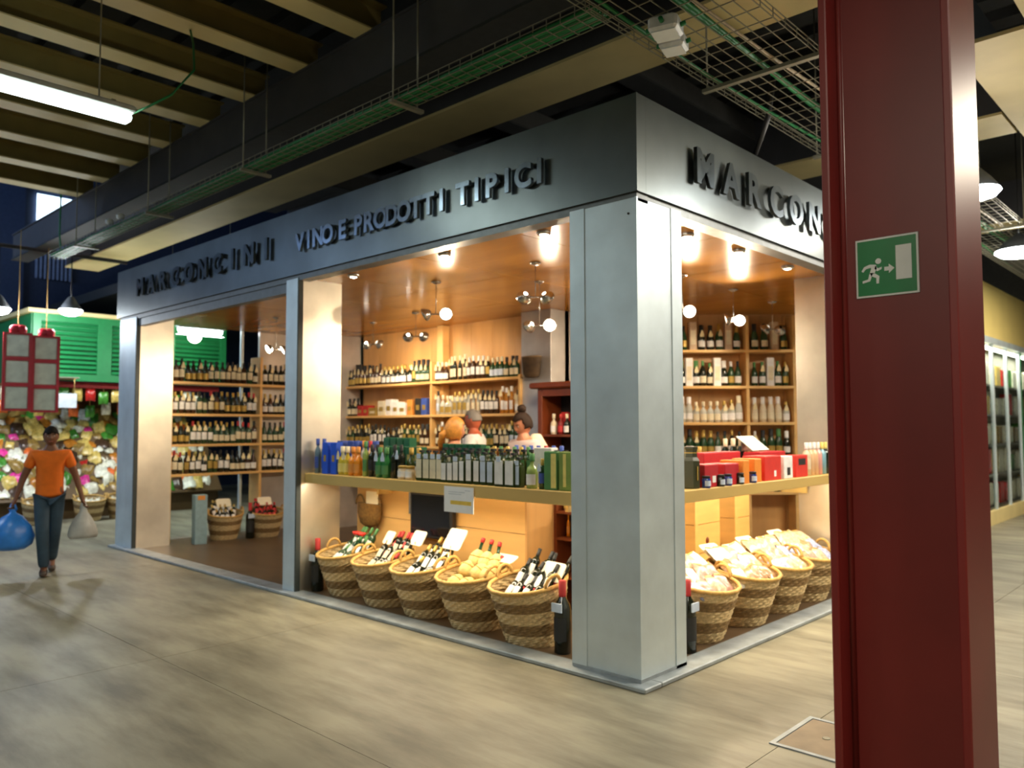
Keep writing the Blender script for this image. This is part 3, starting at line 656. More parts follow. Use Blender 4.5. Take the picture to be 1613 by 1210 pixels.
o = o.build('decanter_carton', mat('decanter_olive', (.045, .05, .025), .35), None, (-.2, .945, CT), (0, 0, .3))
MB().lathe([(.0475, .232), (.0475, .26)], 6, smooth=False, caps=False).build('gold_band', LB['gold'], o); bx('label', LB['gold'], o, .054, .0585, -.03, .03, .06, .16)
tag(o, 'dark olive faceted bottle with gold label beside the corner pillar', 'bottle', gB)
def C(y, w, d, h, m, lb, mark=None, mb_=None, x=-.2):
    return carton('gift_box', w, d, h, m, (x, y, CT), R(90), lb, gB, mark, mb_)
M_rb = mat('box_red', (.5, .02, .03), .5, 0, .06); M_ob = mat('box_orange', (.85, .28, .04), .5, 0, .06); M_rb2 = mat('box_scarlet', (.68, .04, .03), .5, 0, .06)
C(1.14, .2, .2, .165, M_rb, 'crimson gift box behind small jars next to the olive bottle', LB['white'], (.55, .8, .2, .5), -.24)
C(1.45, .22, .2, .16, M_rb, 'crimson gift box in the middle of the small jars on the side counter', None, None, -.24)
C(1.64, .1, .2, .18, M_ob, 'first orange box on the side counter beside the crimson box', None, None, -.22)
C(1.88, .12, .2, .185, M_ob, 'second orange box on the side counter next to the large scarlet box', None, None, -.24)
C(2.15, .3, .2, .2, M_rb2, 'large scarlet box with white emblem on the side counter', LB['white'], (.55, .68, .15, .4), -.24)
C(2.44, .17, .12, .19, LB['white'], 'white carton with dark picture on the side counter', LB['black'], (.35, .7, .15, .5), -.2)
C(2.74, .24, .14, .19, M_rb2, 'scarlet box with dark band between white carton and pastel bottles', LB['black'], (.2, .8, .55, .85), -.22)
C(1.05, .3, .16, .235, LB['cream'], 'cream carton standing in the second row behind the crimson box', None, None, -.46)
C(1.75, .6, .16, .235, M_rb, 'long dark red carton lying in the second row of the side counter', None, None, -.46)
C(2.62, .5, .16, .22, M_rb, 'dark red carton in the second row behind the white carton', None, None, -.44)
for i, (y, g) in enumerate(((2.95, 'cream'), (3.03, 'peach'), (3.12, 'peach'), (3.21, 'pink'), (3.3, 'pale blue'), (3.385, 'black'))):
    B('bordeaux', g, g if g in ('cream',) else None, 'white' if i < 4 else 'yellow', y, -.2, f'{g} bottle in the pastel row at the far end of side counter, {nth(i + 1)}', .98)
for i, y in enumerate((1.04, 1.25, 1.36, 1.55, 1.76)):
    B('jar', 'black' if i % 2 else 'blue', 'pale blue', 'black', y, -.13, f'small dark preserve jar before the gift boxes, {nth(i + 1)} from the corner pillar', .8, 'jar', 'jar')
for i in range(8): B('liqueur', 'black' if i % 3 else 'clear', 'white', ['white', 'gold', 'white'][i % 3], .95 + .11 * i, -.58, f'small dark bottle in the rear row of the side counter, {nth(i + 1)} from the corner pillar', 1.05)
for i in range(3): B('burgundy', 'black', 'white', 'cream', 2.2 + .14 * i, -.6, f'black bottle with cream cap behind the scarlet box, {nth(i + 1)}', 1.12)
t = empty('price_board', (-.52, 2.55, CT + .222), R(90), 'pale slanted price board lying on the dark red carton', 'sign')
MB().box(-.16, .16, -.1, .1, 0, .006, Matrix.Translation((0, 0, .07)) @ Matrix.Rotation(R(38), 4, 'X')).build('board', mat('board_mint', (.72, .82, .78), .5), t); bx('rear_foot', M_chrome, t, -.1, .1, .05, .06, 0, .1)

# ------------------------------------------------------------------ wicker baskets
BH, BR0, BR1, BT, BO = .40, .185, .262, R(10), .06
NS = 40
def ring_pt(tt, ph, dr=0.):
    r = BR0 + (BR1 - BR0) * (tt ** .85) + dr; a = BT * tt
    return Vector((r * math.cos(ph), -BO * tt + r * math.sin(ph) * math.cos(a), BH * tt + r * math.sin(ph) * math.sin(a)))
def band_mesh(t0, t1, rows, m, name):
    mb = MB(); v = []; fs = []; nr = rows * 2 + 1
    for k in range(nr):
        tt = t0 + (t1 - t0) * k / (nr - 1)
        for i in range(NS):
            row = k // 2; d = .002
            if k % 2: d += .009 if (i // 1 + row) % 2 else -.004
            v.append(ring_pt(tt, 2 * math.pi * i / NS, d))
    for k in range(nr - 1):
        for i in range(NS):
            j = (i + 1) % NS; fs.append((k * NS + i, k * NS + j, k * NS + NS + j, k * NS + NS + i))
    mb.add(v, fs, False); return mb.mesh(name, m)
BANDS = [(0, .2, 3, M_wick1), (.2, .4, 3, M_wick2), (.4, .62, 4, M_wick1), (.62, .8, 3, M_wick2), (.8, 1.0, 3, M_wick1)]
BM = [band_mesh(a, b_, r, m, 'woven_band') for a, b_, r, m in BANDS]
mb = MB(); mb.path([ring_pt(1.0, 2 * math.pi * i / 32, .004 * (i % 2)) for i in range(32)], .014, 7, closed=True); RIM = mb.mesh('rim', M_rope)
mb = MB(); mb.add([(0, 0, .006)] + [ring_pt(.015, 2 * math.pi * i / 24) for i in range(24)], [(0, 1 + i, 1 + (i + 1) % 24) for i in range(24)]); BASE = mb.mesh('base', M_wick2)
mb = MB(); mb.add([ring_pt(.62, 0, -.3) * 0 + Vector((0, -BO * .66, BH * .66))] + [ring_pt(.66, 2 * math.pi * i / 24, -.01) for i in range(24)], [(0, 1 + i, 1 + (i + 1) % 24) for i in range(24)]); FILL = mb.mesh('packing_board', M_wick2)
def handle_mesh(ph):
    mb = MB(); pts = []
    for i in range(9):
        a = math.pi * i / 8; p = ring_pt(1.0, ph + .26 * math.cos(a), .0); p.z += .075 * math.sin(a); pts.append(p)
    mb.path(pts, .012, 6); return mb.mesh('handle', M_rope)
HM = [handle_mesh(R(180)), handle_mesh(0)]
def basket(loc, rz, label, group, sc=1.):
    t = empty('wicker_basket', loc, rz, label, 'basket', group); t.scale = (sc, sc, sc)
    for m in BM: link('woven_band', m, t)
    rm_ = link('rim', RIM, t); link('base', BASE, t); link('packing_board', FILL, t)
    for m in HM: link('handle', m, rm_)
    return t
def bpos(t, x, y, up=0.):
    """point above the packing board inside basket t (local x, y)"""
    a = BT * .66; tilt = Vector((x, y * math.cos(a) - BO * .66, BH * .66 + y * math.sin(a) + up))
    return (Matrix.Translation(t.location) @ Matrix.Rotation(t.rotation_euler.z, 4, 'Z')) @ (tilt * t.scale.x)
def lying(t, x, y, up, lean, side, kind, glass, lab, cap, lb, group, band=None, sc=.92):
    p = bpos(t, x, y, up)
    M = Matrix.Rotation(t.rotation_euler.z, 4, 'Z') @ Matrix.Rotation(R(side), 4, 'Y') @ Matrix.Rotation(R(-lean), 4, 'X')
    o = bottle(kind, glass, lab, cap, p, M.to_euler(), lb, group, None, 'bottle', 'bottle', sc, band)
    return o
def card(t, x, y, z, lb, w=.19, h=.12, tilt=32, group='blank price cards in the baskets'):
    p = bpos(t, x, y, z)
    o = empty('price_card', p, t.rotation_euler.z, lb, 'card', group)
    M = Matrix.Rotation(R(-tilt), 4, 'X'); r = .025; pts = []
    for cx, cz, a0 in ((w / 2 - r, h - r, 0), (-w / 2 + r, h - r, 90), (-w / 2 + r, r, 180), (w / 2 - r, r, 270)):
        for k in range(4): a = R(a0 + 30 * k); pts.append((cx + r * math.cos(a), cz + r * math.sin(a)))
    MB().prism(pts, -.003, .003, M).build('card_face', M_card, o)
    MB().path([(0, .004, .03), (0, -.0, -z + .0)], .004, 5).build('stake', M_rope, o)
gbk = 'wicker baskets along the shop front'
AB = [(-3.53, .36), (-2.93, .34), (-2.36, .33), (-1.76, .32), (-1.15, .31)]
names5 = ['wicker basket of white-labelled bottles beside the doorway pillar', 'wicker basket of dark bottles with cream labels, second from the doorway pillar', 'wicker basket of bottles with white labels in the middle of the front row', 'wicker basket of straw-covered flasks, fourth from the doorway pillar', 'largest looking wicker basket of red-banded bottles beside the corner pillar']
short = ['doorway basket', 'second basket', 'middle basket', 'flask basket', 'corner basket']
BK = []
for i, (x, y) in enumerate(AB):
    t = basket((x, y, .02), R(-8), names5[i], gbk, (1.03, 1.05, 1.06, 1.08, 1.1)[i]); BK.append(t)
    gl, lab, cap, band = [('dark green', 'white', 'green', None), ('black', 'cream', 'red', None), ('black', 'white', 'gold', None), (None, None, None, None), ('black', 'white', 'black', 'red')][i]
    if i != 3:
        q = 0
        for row, (yy, up, lean) in enumerate(((-.13, .0, 48), (-.02, .05, 42), (.09, .08, 30))):
            for k in range(4):
                q += 1
                lying(t, -.135 + .09 * k + rnd.uniform(-.01, .01), yy, up + .0, lean + rnd.uniform(-5, 5), rnd.uniform(-14, 14), 'bordeaux', gl, lab, cap, f'{gl} bottle lying in the {short[i]}, {nth(k + 1)} along its {("front", "middle", "rear")[row]} row', f'bottles in the {short[i]}', band)
    else:
        straw = mat('straw_wrap', srgb(222, 196, 128), .8, 0, .2, 50, .2)
        for row, (yy, up, lean) in enumerate(((-.12, .02, 60), (0, .08, 45), (.1, .12, 25))):
            for k in range(3):
                p = bpos(t, -.14 + .13 * k, yy, up)
                M = Matrix.Rotation(t.rotation_euler.z, 4, 'Z') @ Matrix.Rotation(R(rnd.uniform(-20, 20)), 4, 'Y') @ Matrix.Rotation(R(-lean), 4, 'X')
                o = MB(); o.lathe([(.03, 0), (.058, .012), (.066, .05), (.06, .1), (.04, .135), (.024, .15), (.018, .152)], 12)
                o = o.build('straw_flask', straw, None, p, M.to_euler()); MB().lathe([(.016, .15), (.0135, .17), (.0135, .23), (.017, .232), (.017, .25)], 10).build('neck', GL['dark green'], o)
                MB().path([(.06 * math.cos(a * math.pi / 8), .06 * math.sin(a * math.pi / 8), .09) for a in range(16)], .006, 5, closed=True).build('straw_braid', M_rope, o)
                MB().lathe([(.0178, .215), (.0178, .252), (.012, .256)], 8).build('capsule', LB['red'], o)
                tag(o, f'straw-covered wine flask, {nth(k + 1)} along {("front", "middle", "rear")[row]} row of the flask basket', 'flask', 'straw flasks in the flask basket')
card(BK[1], -.16, .1, .2, 'blank cream price card standing in the second basket by its handle', .15, .13)
card(BK[1], .22, .16, .22, 'blank cream price card standing between the second and middle baskets', .2, .14)
card(BK[2], .17, .12, .24, 'large blank cream price card standing over the middle basket', .25, .19)
card(BK[3], .16, .12, .2, 'blank cream price card lying back over the straw flasks', .27, .1, 62)
card(BK[4], .1, .08, .13, 'blank cream price card standing in the corner basket', .23, .15)
for i in range(3): # flower-like red tops in the first basket
    p = bpos(BK[0], .06 + .06 * i, .05, .12)
    o = MB(); o.path([(0, 0, 0), (.01, .01, .16)], .004, 5); o = o.build('silk_poppy', M_greencable, None, p, (0, 0, i)); MB().lathe([(.006, .15), (.03, .165), (.034, .185), (.02, .18)], 9).build('petals', mat('poppy_red', (.75, .03, .02), .5), o)
    tag(o, f'red silk poppy stuck in the doorway basket, {nth(i + 1)} from the pillar', 'flower', 'silk poppies in the doorway basket')
def magnum(x, y, lb, rz=0):
    o = bottle('magnum', 'black', 'black', 'red', (x, y, .02), (0, 0, rz), lb, 'large floor bottles', None, 'magnum_bottle', 'bottle')
    bx('rosette', LB['pale blue'], o, -.045, .045, -.068, -.058, .29, .35); return o
magnum(-3.865, .2, 'tall black bottle with red capsule on the floor beside the doorway pillar')
magnum(-.79, .2, 'tall black bottle with red capsule on the floor inside the corner pillar')
magnum(-.16, .81, 'tall black bottle with red capsule on the floor before the side baskets', R(90))
# shopping bag of rustic goods hanging on the counter planks
h = empty('hanging_pannier', (-3.66, .66, .62), 0, 'brown woven pannier with card hanging on the planks under the counter', 'basket')
MB().lathe([(.05, -.02), (.13, .02), (.17, .12), (.16, .2), (.17, .22)], 14, None, 1.1, .35).build('body', mat('pannier_brown', srgb(120, 88, 40), .8, 0, .3, 40, .2), h)
for s in (-1, 1): MB().path([(s * .13 + .07 * math.cos(math.pi * i / 8), -.02, .2 + .1 * math.sin(math.pi * i / 8)) for i in range(9)], .01, 6).build('handle', M_wick2, h)
bx('card', M_card, h, -.02, .17, -.03, -.025, .22, .34)

# side baskets with packed biscuits
SB = [(-.34, 1.2), (-.33, 1.86), (-.33, 2.47), (-.33, 3.08)]
sname = ['corner', 'second', 'third', 'far']
cel = [mat('bag_' + n, c, .18, 0, .35, 35, .3, spec=.7) for n, c in (('cream', (.6, .48, .32)), ('tan', (.42, .25, .13)), ('rosy', (.5, .28, .22)), ('bluish', (.34, .38, .58)), ('white', (.72, .7, .66)), ('brown', (.24, .12, .05)))]
def pillow(w, d, h, seed, m):
    r = random.Random(seed); v = []; fs = []; nx, ny = 7, 5
    for top in (1, -1):
        for j in range(ny):
            for i in range(nx):
                u, q = i / (nx - 1) * 2 - 1, j / (ny - 1) * 2 - 1
                k = max(0, (1 - u ** 4)) * max(0, 1 - q ** 4)
                v.append((u * w / 2 * (1 - .08 * q * q), q * d / 2 * (1 - .1 * (1 - u * u)), top * h / 2 * math.sqrt(k) * (1 + r.uniform(-.3, .15)) + (0 if k > 0 else 0)))
    o = nx * ny
    for j in range(ny - 1):
        for i in range(nx - 1):
            a = j * nx + i; fs.append((a, a + 1, a + nx + 1, a + nx)); fs.append((o + a, o + a + nx, o + a + nx + 1, o + a + 1))
    mb = MB(); mb.add(v, fs, True); return mb.mesh('bag', m)
PIL = [pillow(.13, .21, .065, 50 + i, cel[i]) for i in range(6)]
mb = MB(); mb.box(-.04, .04, .092, .104, -.006, .006); SEAL = mb.mesh('seal', LB['gold'])
for bi, (x, y) in enumerate(SB):
    t = basket((x, y, .02), R(82), f'wicker basket of packed biscuits in the side front, {sname[bi]} one counted from the corner pillar', 'wicker baskets along the side front', 1.08)
    q = 0
    for row in range(3):
        for k in range(4):
            q += 1
            p = bpos(t, -.16 + .105 * k + rnd.uniform(-.015, .015), -.11 + .11 * row, .11 + .05 * row)
            M = Matrix.Rotation(t.rotation_euler.z, 4, 'Z') @ Matrix.Rotation(R(rnd.uniform(-14, 14)), 4, 'Y') @ Matrix.Rotation(R(38 + rnd.uniform(-8, 8)), 4, 'X') @ Matrix.Rotation(rnd.uniform(-.3, .3), 4, 'Z')
            ci = rnd.choice([0, 0, 4, 2, 1, 3, 1] if row < 2 else [0, 4, 4])
            o = link('biscuit_bag', PIL[ci], None, p, M.to_euler()); link('seal', SEAL, o)
            tag(o, f'cellophane bag of biscuits, {nth(k + 1)} along {("front", "middle", "rear")[row]} row of the {sname[bi]} side basket', 'bag', f'biscuit bags in the {sname[bi]} side basket')
    card(t, -.1, .13, .2, f'blank cream price card behind the biscuits of the {sname[bi]} side basket', .22, .15, 55)
    if bi in (1, 2): card(t, .14, .12, .2, f'second blank cream price card in the {sname[bi]} side basket', .2, .13, 60)

# baskets under the doorway shelf
for bi, (x, y) in enumerate(((-7.92, 1.28), (-7.74, 1.82))):
    t = basket((x, y, .02), R(78), ('wicker basket of mixed bottles on the floor under the doorway shelf', 'wicker basket of red-topped bottles on the floor under the doorway shelf')[bi], 'wicker baskets under the doorway shelf', .92)
    for row in range(3):
        for k in range(4):
            lying(t, -.13 + .085 * k, -.12 + .1 * row, .0 + .05 * row, 40, rnd.uniform(-15, 15), 'bordeaux', 'black', 'white' if bi == 0 else 'red', 'red' if bi else 'gold', f'dark bottle lying in the {("mixed", "red-topped")[bi]} doorway basket, {nth(k + 1)} along its {("front", "middle", "rear")[row]} row', 'bottles in the doorway shelf baskets', None, .8)
    card(t, .02, .12, .2, ('blank cream price card in the mixed basket under the doorway shelf', 'blank cream price card in the red-topped basket under the doorway shelf')[bi], .2, .13)
magnum(-7.68, 1.55, 'black magnum with red capsule between the two doorway baskets', R(80))
magnum(-7.3, 2.12, 'black magnum on the floor next to the doorway pillar edge', R(80))
carton('floor_carton', .16, .16, .66, mat('carton_bluegrey', (.25, .38, .42), .5), (-7.7, .82, .02), R(80), 'tall blue-grey carton on the floor inside the doorway', None, LB['orange'], (.2, .8, .9, .99))

# ------------------------------------------------------------------ dark wood cabinet, wall basket, small rack
c = empty('glazed_cabinet', (-3.37, 2.85, .02), 0, 'red-brown wooden cabinet with black interior beside the steel column', 'cabinet')
for a in ((0, .07, 0, .38, 0, 2.02), (.68, .75, 0, .38, 0, 2.02)): bx('side_stile', M_walnut, c, *a, bevel=.006)
bx('cornice', M_walnut, c, -.09, .84, -.06, .39, 2.02, 2.09, bevel=.015); bx('top_rail', M_walnut, c, .07, .68, 0, .06, 1.93, 2.02); bx('back_board', M_black, c, .07, .68, .35, .37, 0, 2.02)
bx('plinth', M_walnut, c, 0, .75, .0, .36, 0, .1)
for z in (.55, 1.05, 1.46): bx('shelf', M_walnut, c, .07, .68, .02, .35, z, z + .025)
for i, (x, g, lb, cp) in enumerate(((.16, 'cream', 'white', 'cream'), (.27, 'red', 'red', 'red'), (.36, 'black', 'white', 'cream'), (.47, 'red', 'red', 'red'), (.56, 'black', 'white', 'red'))):
    bottle('liqueur', g, lb, cp, (-3.37 + x, 2.96, .02 + 1.485), (0, 0, 0), f'small bottle on the upper cabinet shelf, {nth(i + 1)} from the column', 'small bottles in the dark cabinet', sc=.9)
carton('cabinet_carton', .1, .06, .26, LB['red'], (-3.16, 3.12, 1.505), 0, 'dark red carton at the back of the cabinet shelf', None); carton('cabinet_carton', .09, .06, .3, LB['yellow'], (-2.9, 3.12, 1.505), 0, 'yellow carton at the back of the cabinet shelf', None)
h = empty('wall_pannier', (-3.74, 3.16, 2.2), 0, 'dark bark pannier mounted high on the steel column', 'basket')
MB().lathe([(.06, 0), (.1, .008), (.13, .05), (.148, .24), (.152, .262), (.14, .262), (.12, .06)], 16, None, 1.0, .5, caps=False).build('body', mat('bark_dark', srgb(74, 58, 40), .8, 0, .5, 9), h)
MB().lathe([(.15, .255), (.157, .265), (.146, .268)], 16, None, 1.0, .5, caps=False).build('rim', M_wick2, h)
r_ = empty('spice_rack', (-1.6, 1.06, .02), 0, 'small red-brown rack of jars behind the counter end', 'rack')
for a in ((0, .03), (.5, .53)): bx('side_stile', M_walnut, r_, *a, 0, .22, 0, 1.08)
for z in (.3, .62, .84): bx('shelf', M_walnut, r_, .03, .5, 0, .22, z, z + .02)
bx('back_board', M_dark, r_, .03, .5, .2, .215, 0, 1.08)
for i in range(5): bottle('slim', 'orange' if i != 3 else 'cream', 'orange' if i != 3 else 'white', None, (-1.6 + .08 + .09 * i, 1.16, .66), (0, 0, 0), f'amber bottle on the middle board of the spice rack, {nth(i + 1)} from its end', 'bottles on the spice rack', sc=.55)
for i in range(5): bottle('jar', ['clear', 'black', 'yellow', 'clear', 'pale green'][i], 'yellow', 'white', (-1.6 + .08 + .09 * i, 1.16, .88), (0, 0, 0), f'small jar on the top board of the spice rack, {nth(i + 1)} from its end', 'jars on the spice rack', None, 'jar', 'jar', .95)
# service desk inside the shop
sd = empty('service_desk', (-2.86, 2.36, .02), 0, 'low pine service desk behind which the staff stand', 'desk')
bx('desk_top', M_counter, sd, -.45, .45, -.22, .22, .86, .9); bx('front_panel', M_wood, sd, -.43, .43, -.2, -.18, 0, .86)
for s in (-1, 1): bx('side_panel', M_wood, sd, s * .42 - .015, s * .42 + .015, -.18, .21, 0, .86)
l_ = empty('desk_lamp', (-2.9, 2.3, .92), 0, 'small cream desk lamp beside the woman in the shop', 'lamp')
MB().lathe([(.07, 0), (.07, .015), (.012, .025), (.012, .45)], 12).build('stand', M_counter, l_); MB().lathe([(.03, .6), (.05, .595), (.13, .46), (.126, .45)], 14, caps=False).build('shade', mat('shade_cream', (.85, .75, .55), .7), l_)

# ------------------------------------------------------------------ ceiling spotlights inside
M_lens_off = mat('lens_dark', (.2, .18, .15), .15, .5)
def twin(x, y, z, rz, label, lit=(1, 1), dirs=None, energy=60):
    t = empty('twin_spotlight', (x, y, z), rz, label, 'lamp', 'twin spotlights inside the shop')
    MB().lathe([(.05, 3.05 - z), (.05, 3.035 - z), (.015, 3.02 - z)], 14).build('canopy', M_chrome, t)
    MB().path([(0, 0, 0), (0, 0, 3.03 - z)], .004, 5).build('cord', M_chrome, t)
    MB().path([(-.1, 0, 0), (.1, 0, 0)], .009, 6).build('crossbar', M_chrome, t)
    for k, s in enumerate((-1, 1)):
        d = Vector((dirs or ((0, -.6, -.6), (0, -.6, -.6)))[k]).normalized()
        M = Matrix.Translation((s * .1, 0, 0)) @ d.to_track_quat('-Z', 'Y').to_matrix().to_4x4()
        cup = MB().lathe([(.02, .05), (.035, .045), (.065, .0), (.068, -.02), (.062, -.02), (.03, .03)], 16, M, caps=False).build('reflector_cup', M_chrome, t)
        MB().lathe([(.001, -.012), (.06, -.012), (.06, -.008), (.001, -.008)], 16, M, caps=False).build('lens', M_lamp if lit[k] else M_lens_off, cup)
        if lit[k]:
            Mw = Matrix.Translation((x, y, z)) @ Matrix.Rotation(rz, 4, 'Z') @ M @ Matrix.Translation((0, 0, -.03))
            l = light('spot_light', 'SPOT', (0, 0, 0), energy, (1, .79, .54), spot_size=R(110), spot_blend=.7, shadow_soft_size=.05); l.matrix_world = Mw
    return t
C_ = Vector((2.8, -4.1, 1.6))
def face_cam(p, rz):
    d = (C_ - Vector(p)).normalized(); return tuple(Matrix.Rotation(-rz, 3, 'Z') @ d)
twin(-3.13, 1.06, 2.72, R(40), 'twin spotlight over the long counter, one head blazing toward the front', (0, 1), [(-1, .2, -.5), face_cam((-3.13, 1.06, 2.72), R(40))], 50)
twin(-1.8, 1.06, 2.74, R(45), 'twin spotlight with dark cups nearest the corner pillar', (1, 1), [(-.3, .9, -.55), (.6, .7, -.6)], 55)
twin(-2.37, 1.76, 2.6, R(30), 'low twin spotlight with one bright head before the steel column', (1, 1), [(-.8, .8, -.5), face_cam((-2.37, 1.76, 2.6), R(30))], 55)
twin(-6.1, 2.5, 2.74, R(20), 'twin spotlight far inside before the rear wall shelf', (1, 1), [(-.2, 1, -.55), (.5, 1, -.6)], 45)
twin(-4.94, 2.3, 2.74, R(35), 'twin spotlight before the tall post of the rear shelf', (1, 1), [(-.3, 1, -.45), (.4, 1, -.5)], 45)
twin(-1.16, 2.45, 2.7, R(80), 'twin spotlight above the side counter with a bright head by the pillar', (1, 1), [(-.5, 1, -.4), face_cam((-1.16, 2.45, 2.7), R(80))], 100)
twin(-1.2, 3.53, 2.72, R(80), 'twin spotlight above the side counter in front of the corner shelf', (1, 1), [(-.8, .9, -.3), face_cam((-1.2, 3.53, 2.72), R(80))], 130)
twin(-1.28, 4.62, 2.72, R(60), 'twin spotlight close to the corner shelf end', (1, 0), [(-.5, .6, -.6), (.4, 1, -.6)], 60)
twin(-6.6, 1.3, 2.62, R(80), 'twin spotlight inside the doorway facing the wine shelf', (1, 1), [(-1, -.1, -.5), (-1, .15, -.55)], 85)
def downlight(x, y, label, tgt, energy=70):
    t = empty('ceiling_downlight', (x, y, 3.05), 0, label, 'lamp', 'downlights along the shop fronts')
    MB().lathe([(.055, 0), (.058, -.02), (.045, -.035), (.04, -.02)], 16, caps=False).build('trim_ring', M_chrome, t)
    MB().lathe([(.001, -.045), (.03, -.035), (.04, -.012), (.001, -.01)], 14, caps=False).build('bulb', M_lamp, t)
    l = light('downlight_beam', 'SPOT', (x, y, 2.98), energy, (1, .8, .54), spot_size=R(100), spot_blend=.8, shadow_soft_size=.04)
    l.rotation_euler = (Vector(tgt) - Vector((x, y, 2.98))).to_track_quat('-Z', 'Y').to_euler()
downlight(-.27, 1.06, 'bright downlight beside the corner pillar over the side counter', (-.4, 1.2, 0), 80)
downlight(-.25, 1.83, 'bright downlight second from the corner pillar over the side counter', (-.4, 1.9, 0), 80)
downlight(-.25, 2.75, 'downlight third from the corner pillar over the side counter', (-.4, 2.7, 0), 80)
downlight(-2.08, .24, 'bright downlight above the middle of the long counter', (-2.1, .4, 0), 80)
downlight(-3.4, .26, 'downlight above the long counter near the doorway pillar', (-3.7, .3, 0), 70)
downlight(-1.0, .26, 'downlight above the long counter near the corner pillar', (-1.0, .4, 0), 60)
downlight(-7.3, .3, 'downlight just inside the doorway by the far pillar', (-7.6, .4, 0), 60)

# ------------------------------------------------------------------ people
def remesh_skin(nodes, edges, voxel=None, sub=2):
    """nodes {name: (pos, rx, ry)}; grows one continuous surface along the edges"""
    keys = list(nodes); me = bpy.data.meshes.new('tmp'); me.from_pydata([nodes[k][0] for k in keys], [(keys.index(a), keys.index(b_)) for a, b_ in edges], [])
    o = bpy.data.objects.new('tmp', me); COL.objects.link(o); sk = o.modifiers.new('s', 'SKIN'); sk.use_smooth_shade = True
    for i, k in enumerate(keys):
        sv = me.skin_vertices[0].data[i]; sv.radius = (nodes[k][1], nodes[k][2]); sv.use_root = (i == 0)
    sm = o.modifiers.new('u', 'SUBSURF'); sm.levels = sub; sm.render_levels = sub
    bpy.context.view_layer.update()
    out = bpy.data.meshes.new_from_object(o.evaluated_get(bpy.context.evaluated_depsgraph_get()))
    bpy.data.objects.remove(o); return out
def join_meshes(parts, m, voxel=None):
    bm = bmesh.new()
    for me, M in parts:
        if M is not None: me.transform(M)
        bm.from_mesh(me)
    out = bpy.data.meshes.new('body'); bm.to_mesh(out); bm.free()
    if voxel:
        o = bpy.data.objects.new('tmp', out); COL.objects.link(o); rm = o.modifiers.new('r', 'REMESH'); rm.mode = 'VOXEL'; rm.voxel_size = voxel; rm.use_smooth_shade = True
        s = o.modifiers.new('sm', 'SMOOTH'); s.iterations = 2; s.factor = .5
        bpy.context.view_layer.update()
        out2 = bpy.data.meshes.new_from_object(o.evaluated_get(bpy.context.evaluated_depsgraph_get())); bpy.data.objects.remove(o); out = out2
    for p in out.polygons: p.use_smooth = True
    out.materials.clear(); out.materials.append(m); return out
def head_mesh():
    bm = bmesh.new(); bmesh.ops.create_icosphere(bm, subdivisions=4, radius=1)
    for v in bm.verts:
        x, y, z = v.co
        jaw = 1 - .28 * max(0, -z) ** 1.5
        X = .074 * x * jaw; Y = .094 * y * (1 - .12 * max(0, -z)); Z = .115 * z
        if y < -.5 and z < -.2: Y -= .006 * (-z)
        nb = math.exp(-((x / .16) ** 2)) * math.exp(-(((z + .16) / .2) ** 2))
        if y < 0: Y -= .024 * nb
        sk = math.exp(-(((abs(x) - .36) / .16) ** 2)) * math.exp(-(((z - .06) / .13) ** 2))
        if y < 0: Y += .009 * sk
        lp = math.exp(-((x / .3) ** 2)) * math.exp(-(((z + .5) / .08) ** 2))
        if y < 0: Y -= .006 * lp
        er = math.exp(-(((z + .02) / .25) ** 2)) * math.exp(-(((y - .1) / .18) ** 2))
        X += .013 * er * (1 if x > 0 else -1) * (abs(x) > .8)
        v.co = (X, Y, Z)
    me = bpy.data.meshes.new('head'); bm.to_mesh(me); bm.free(); return me
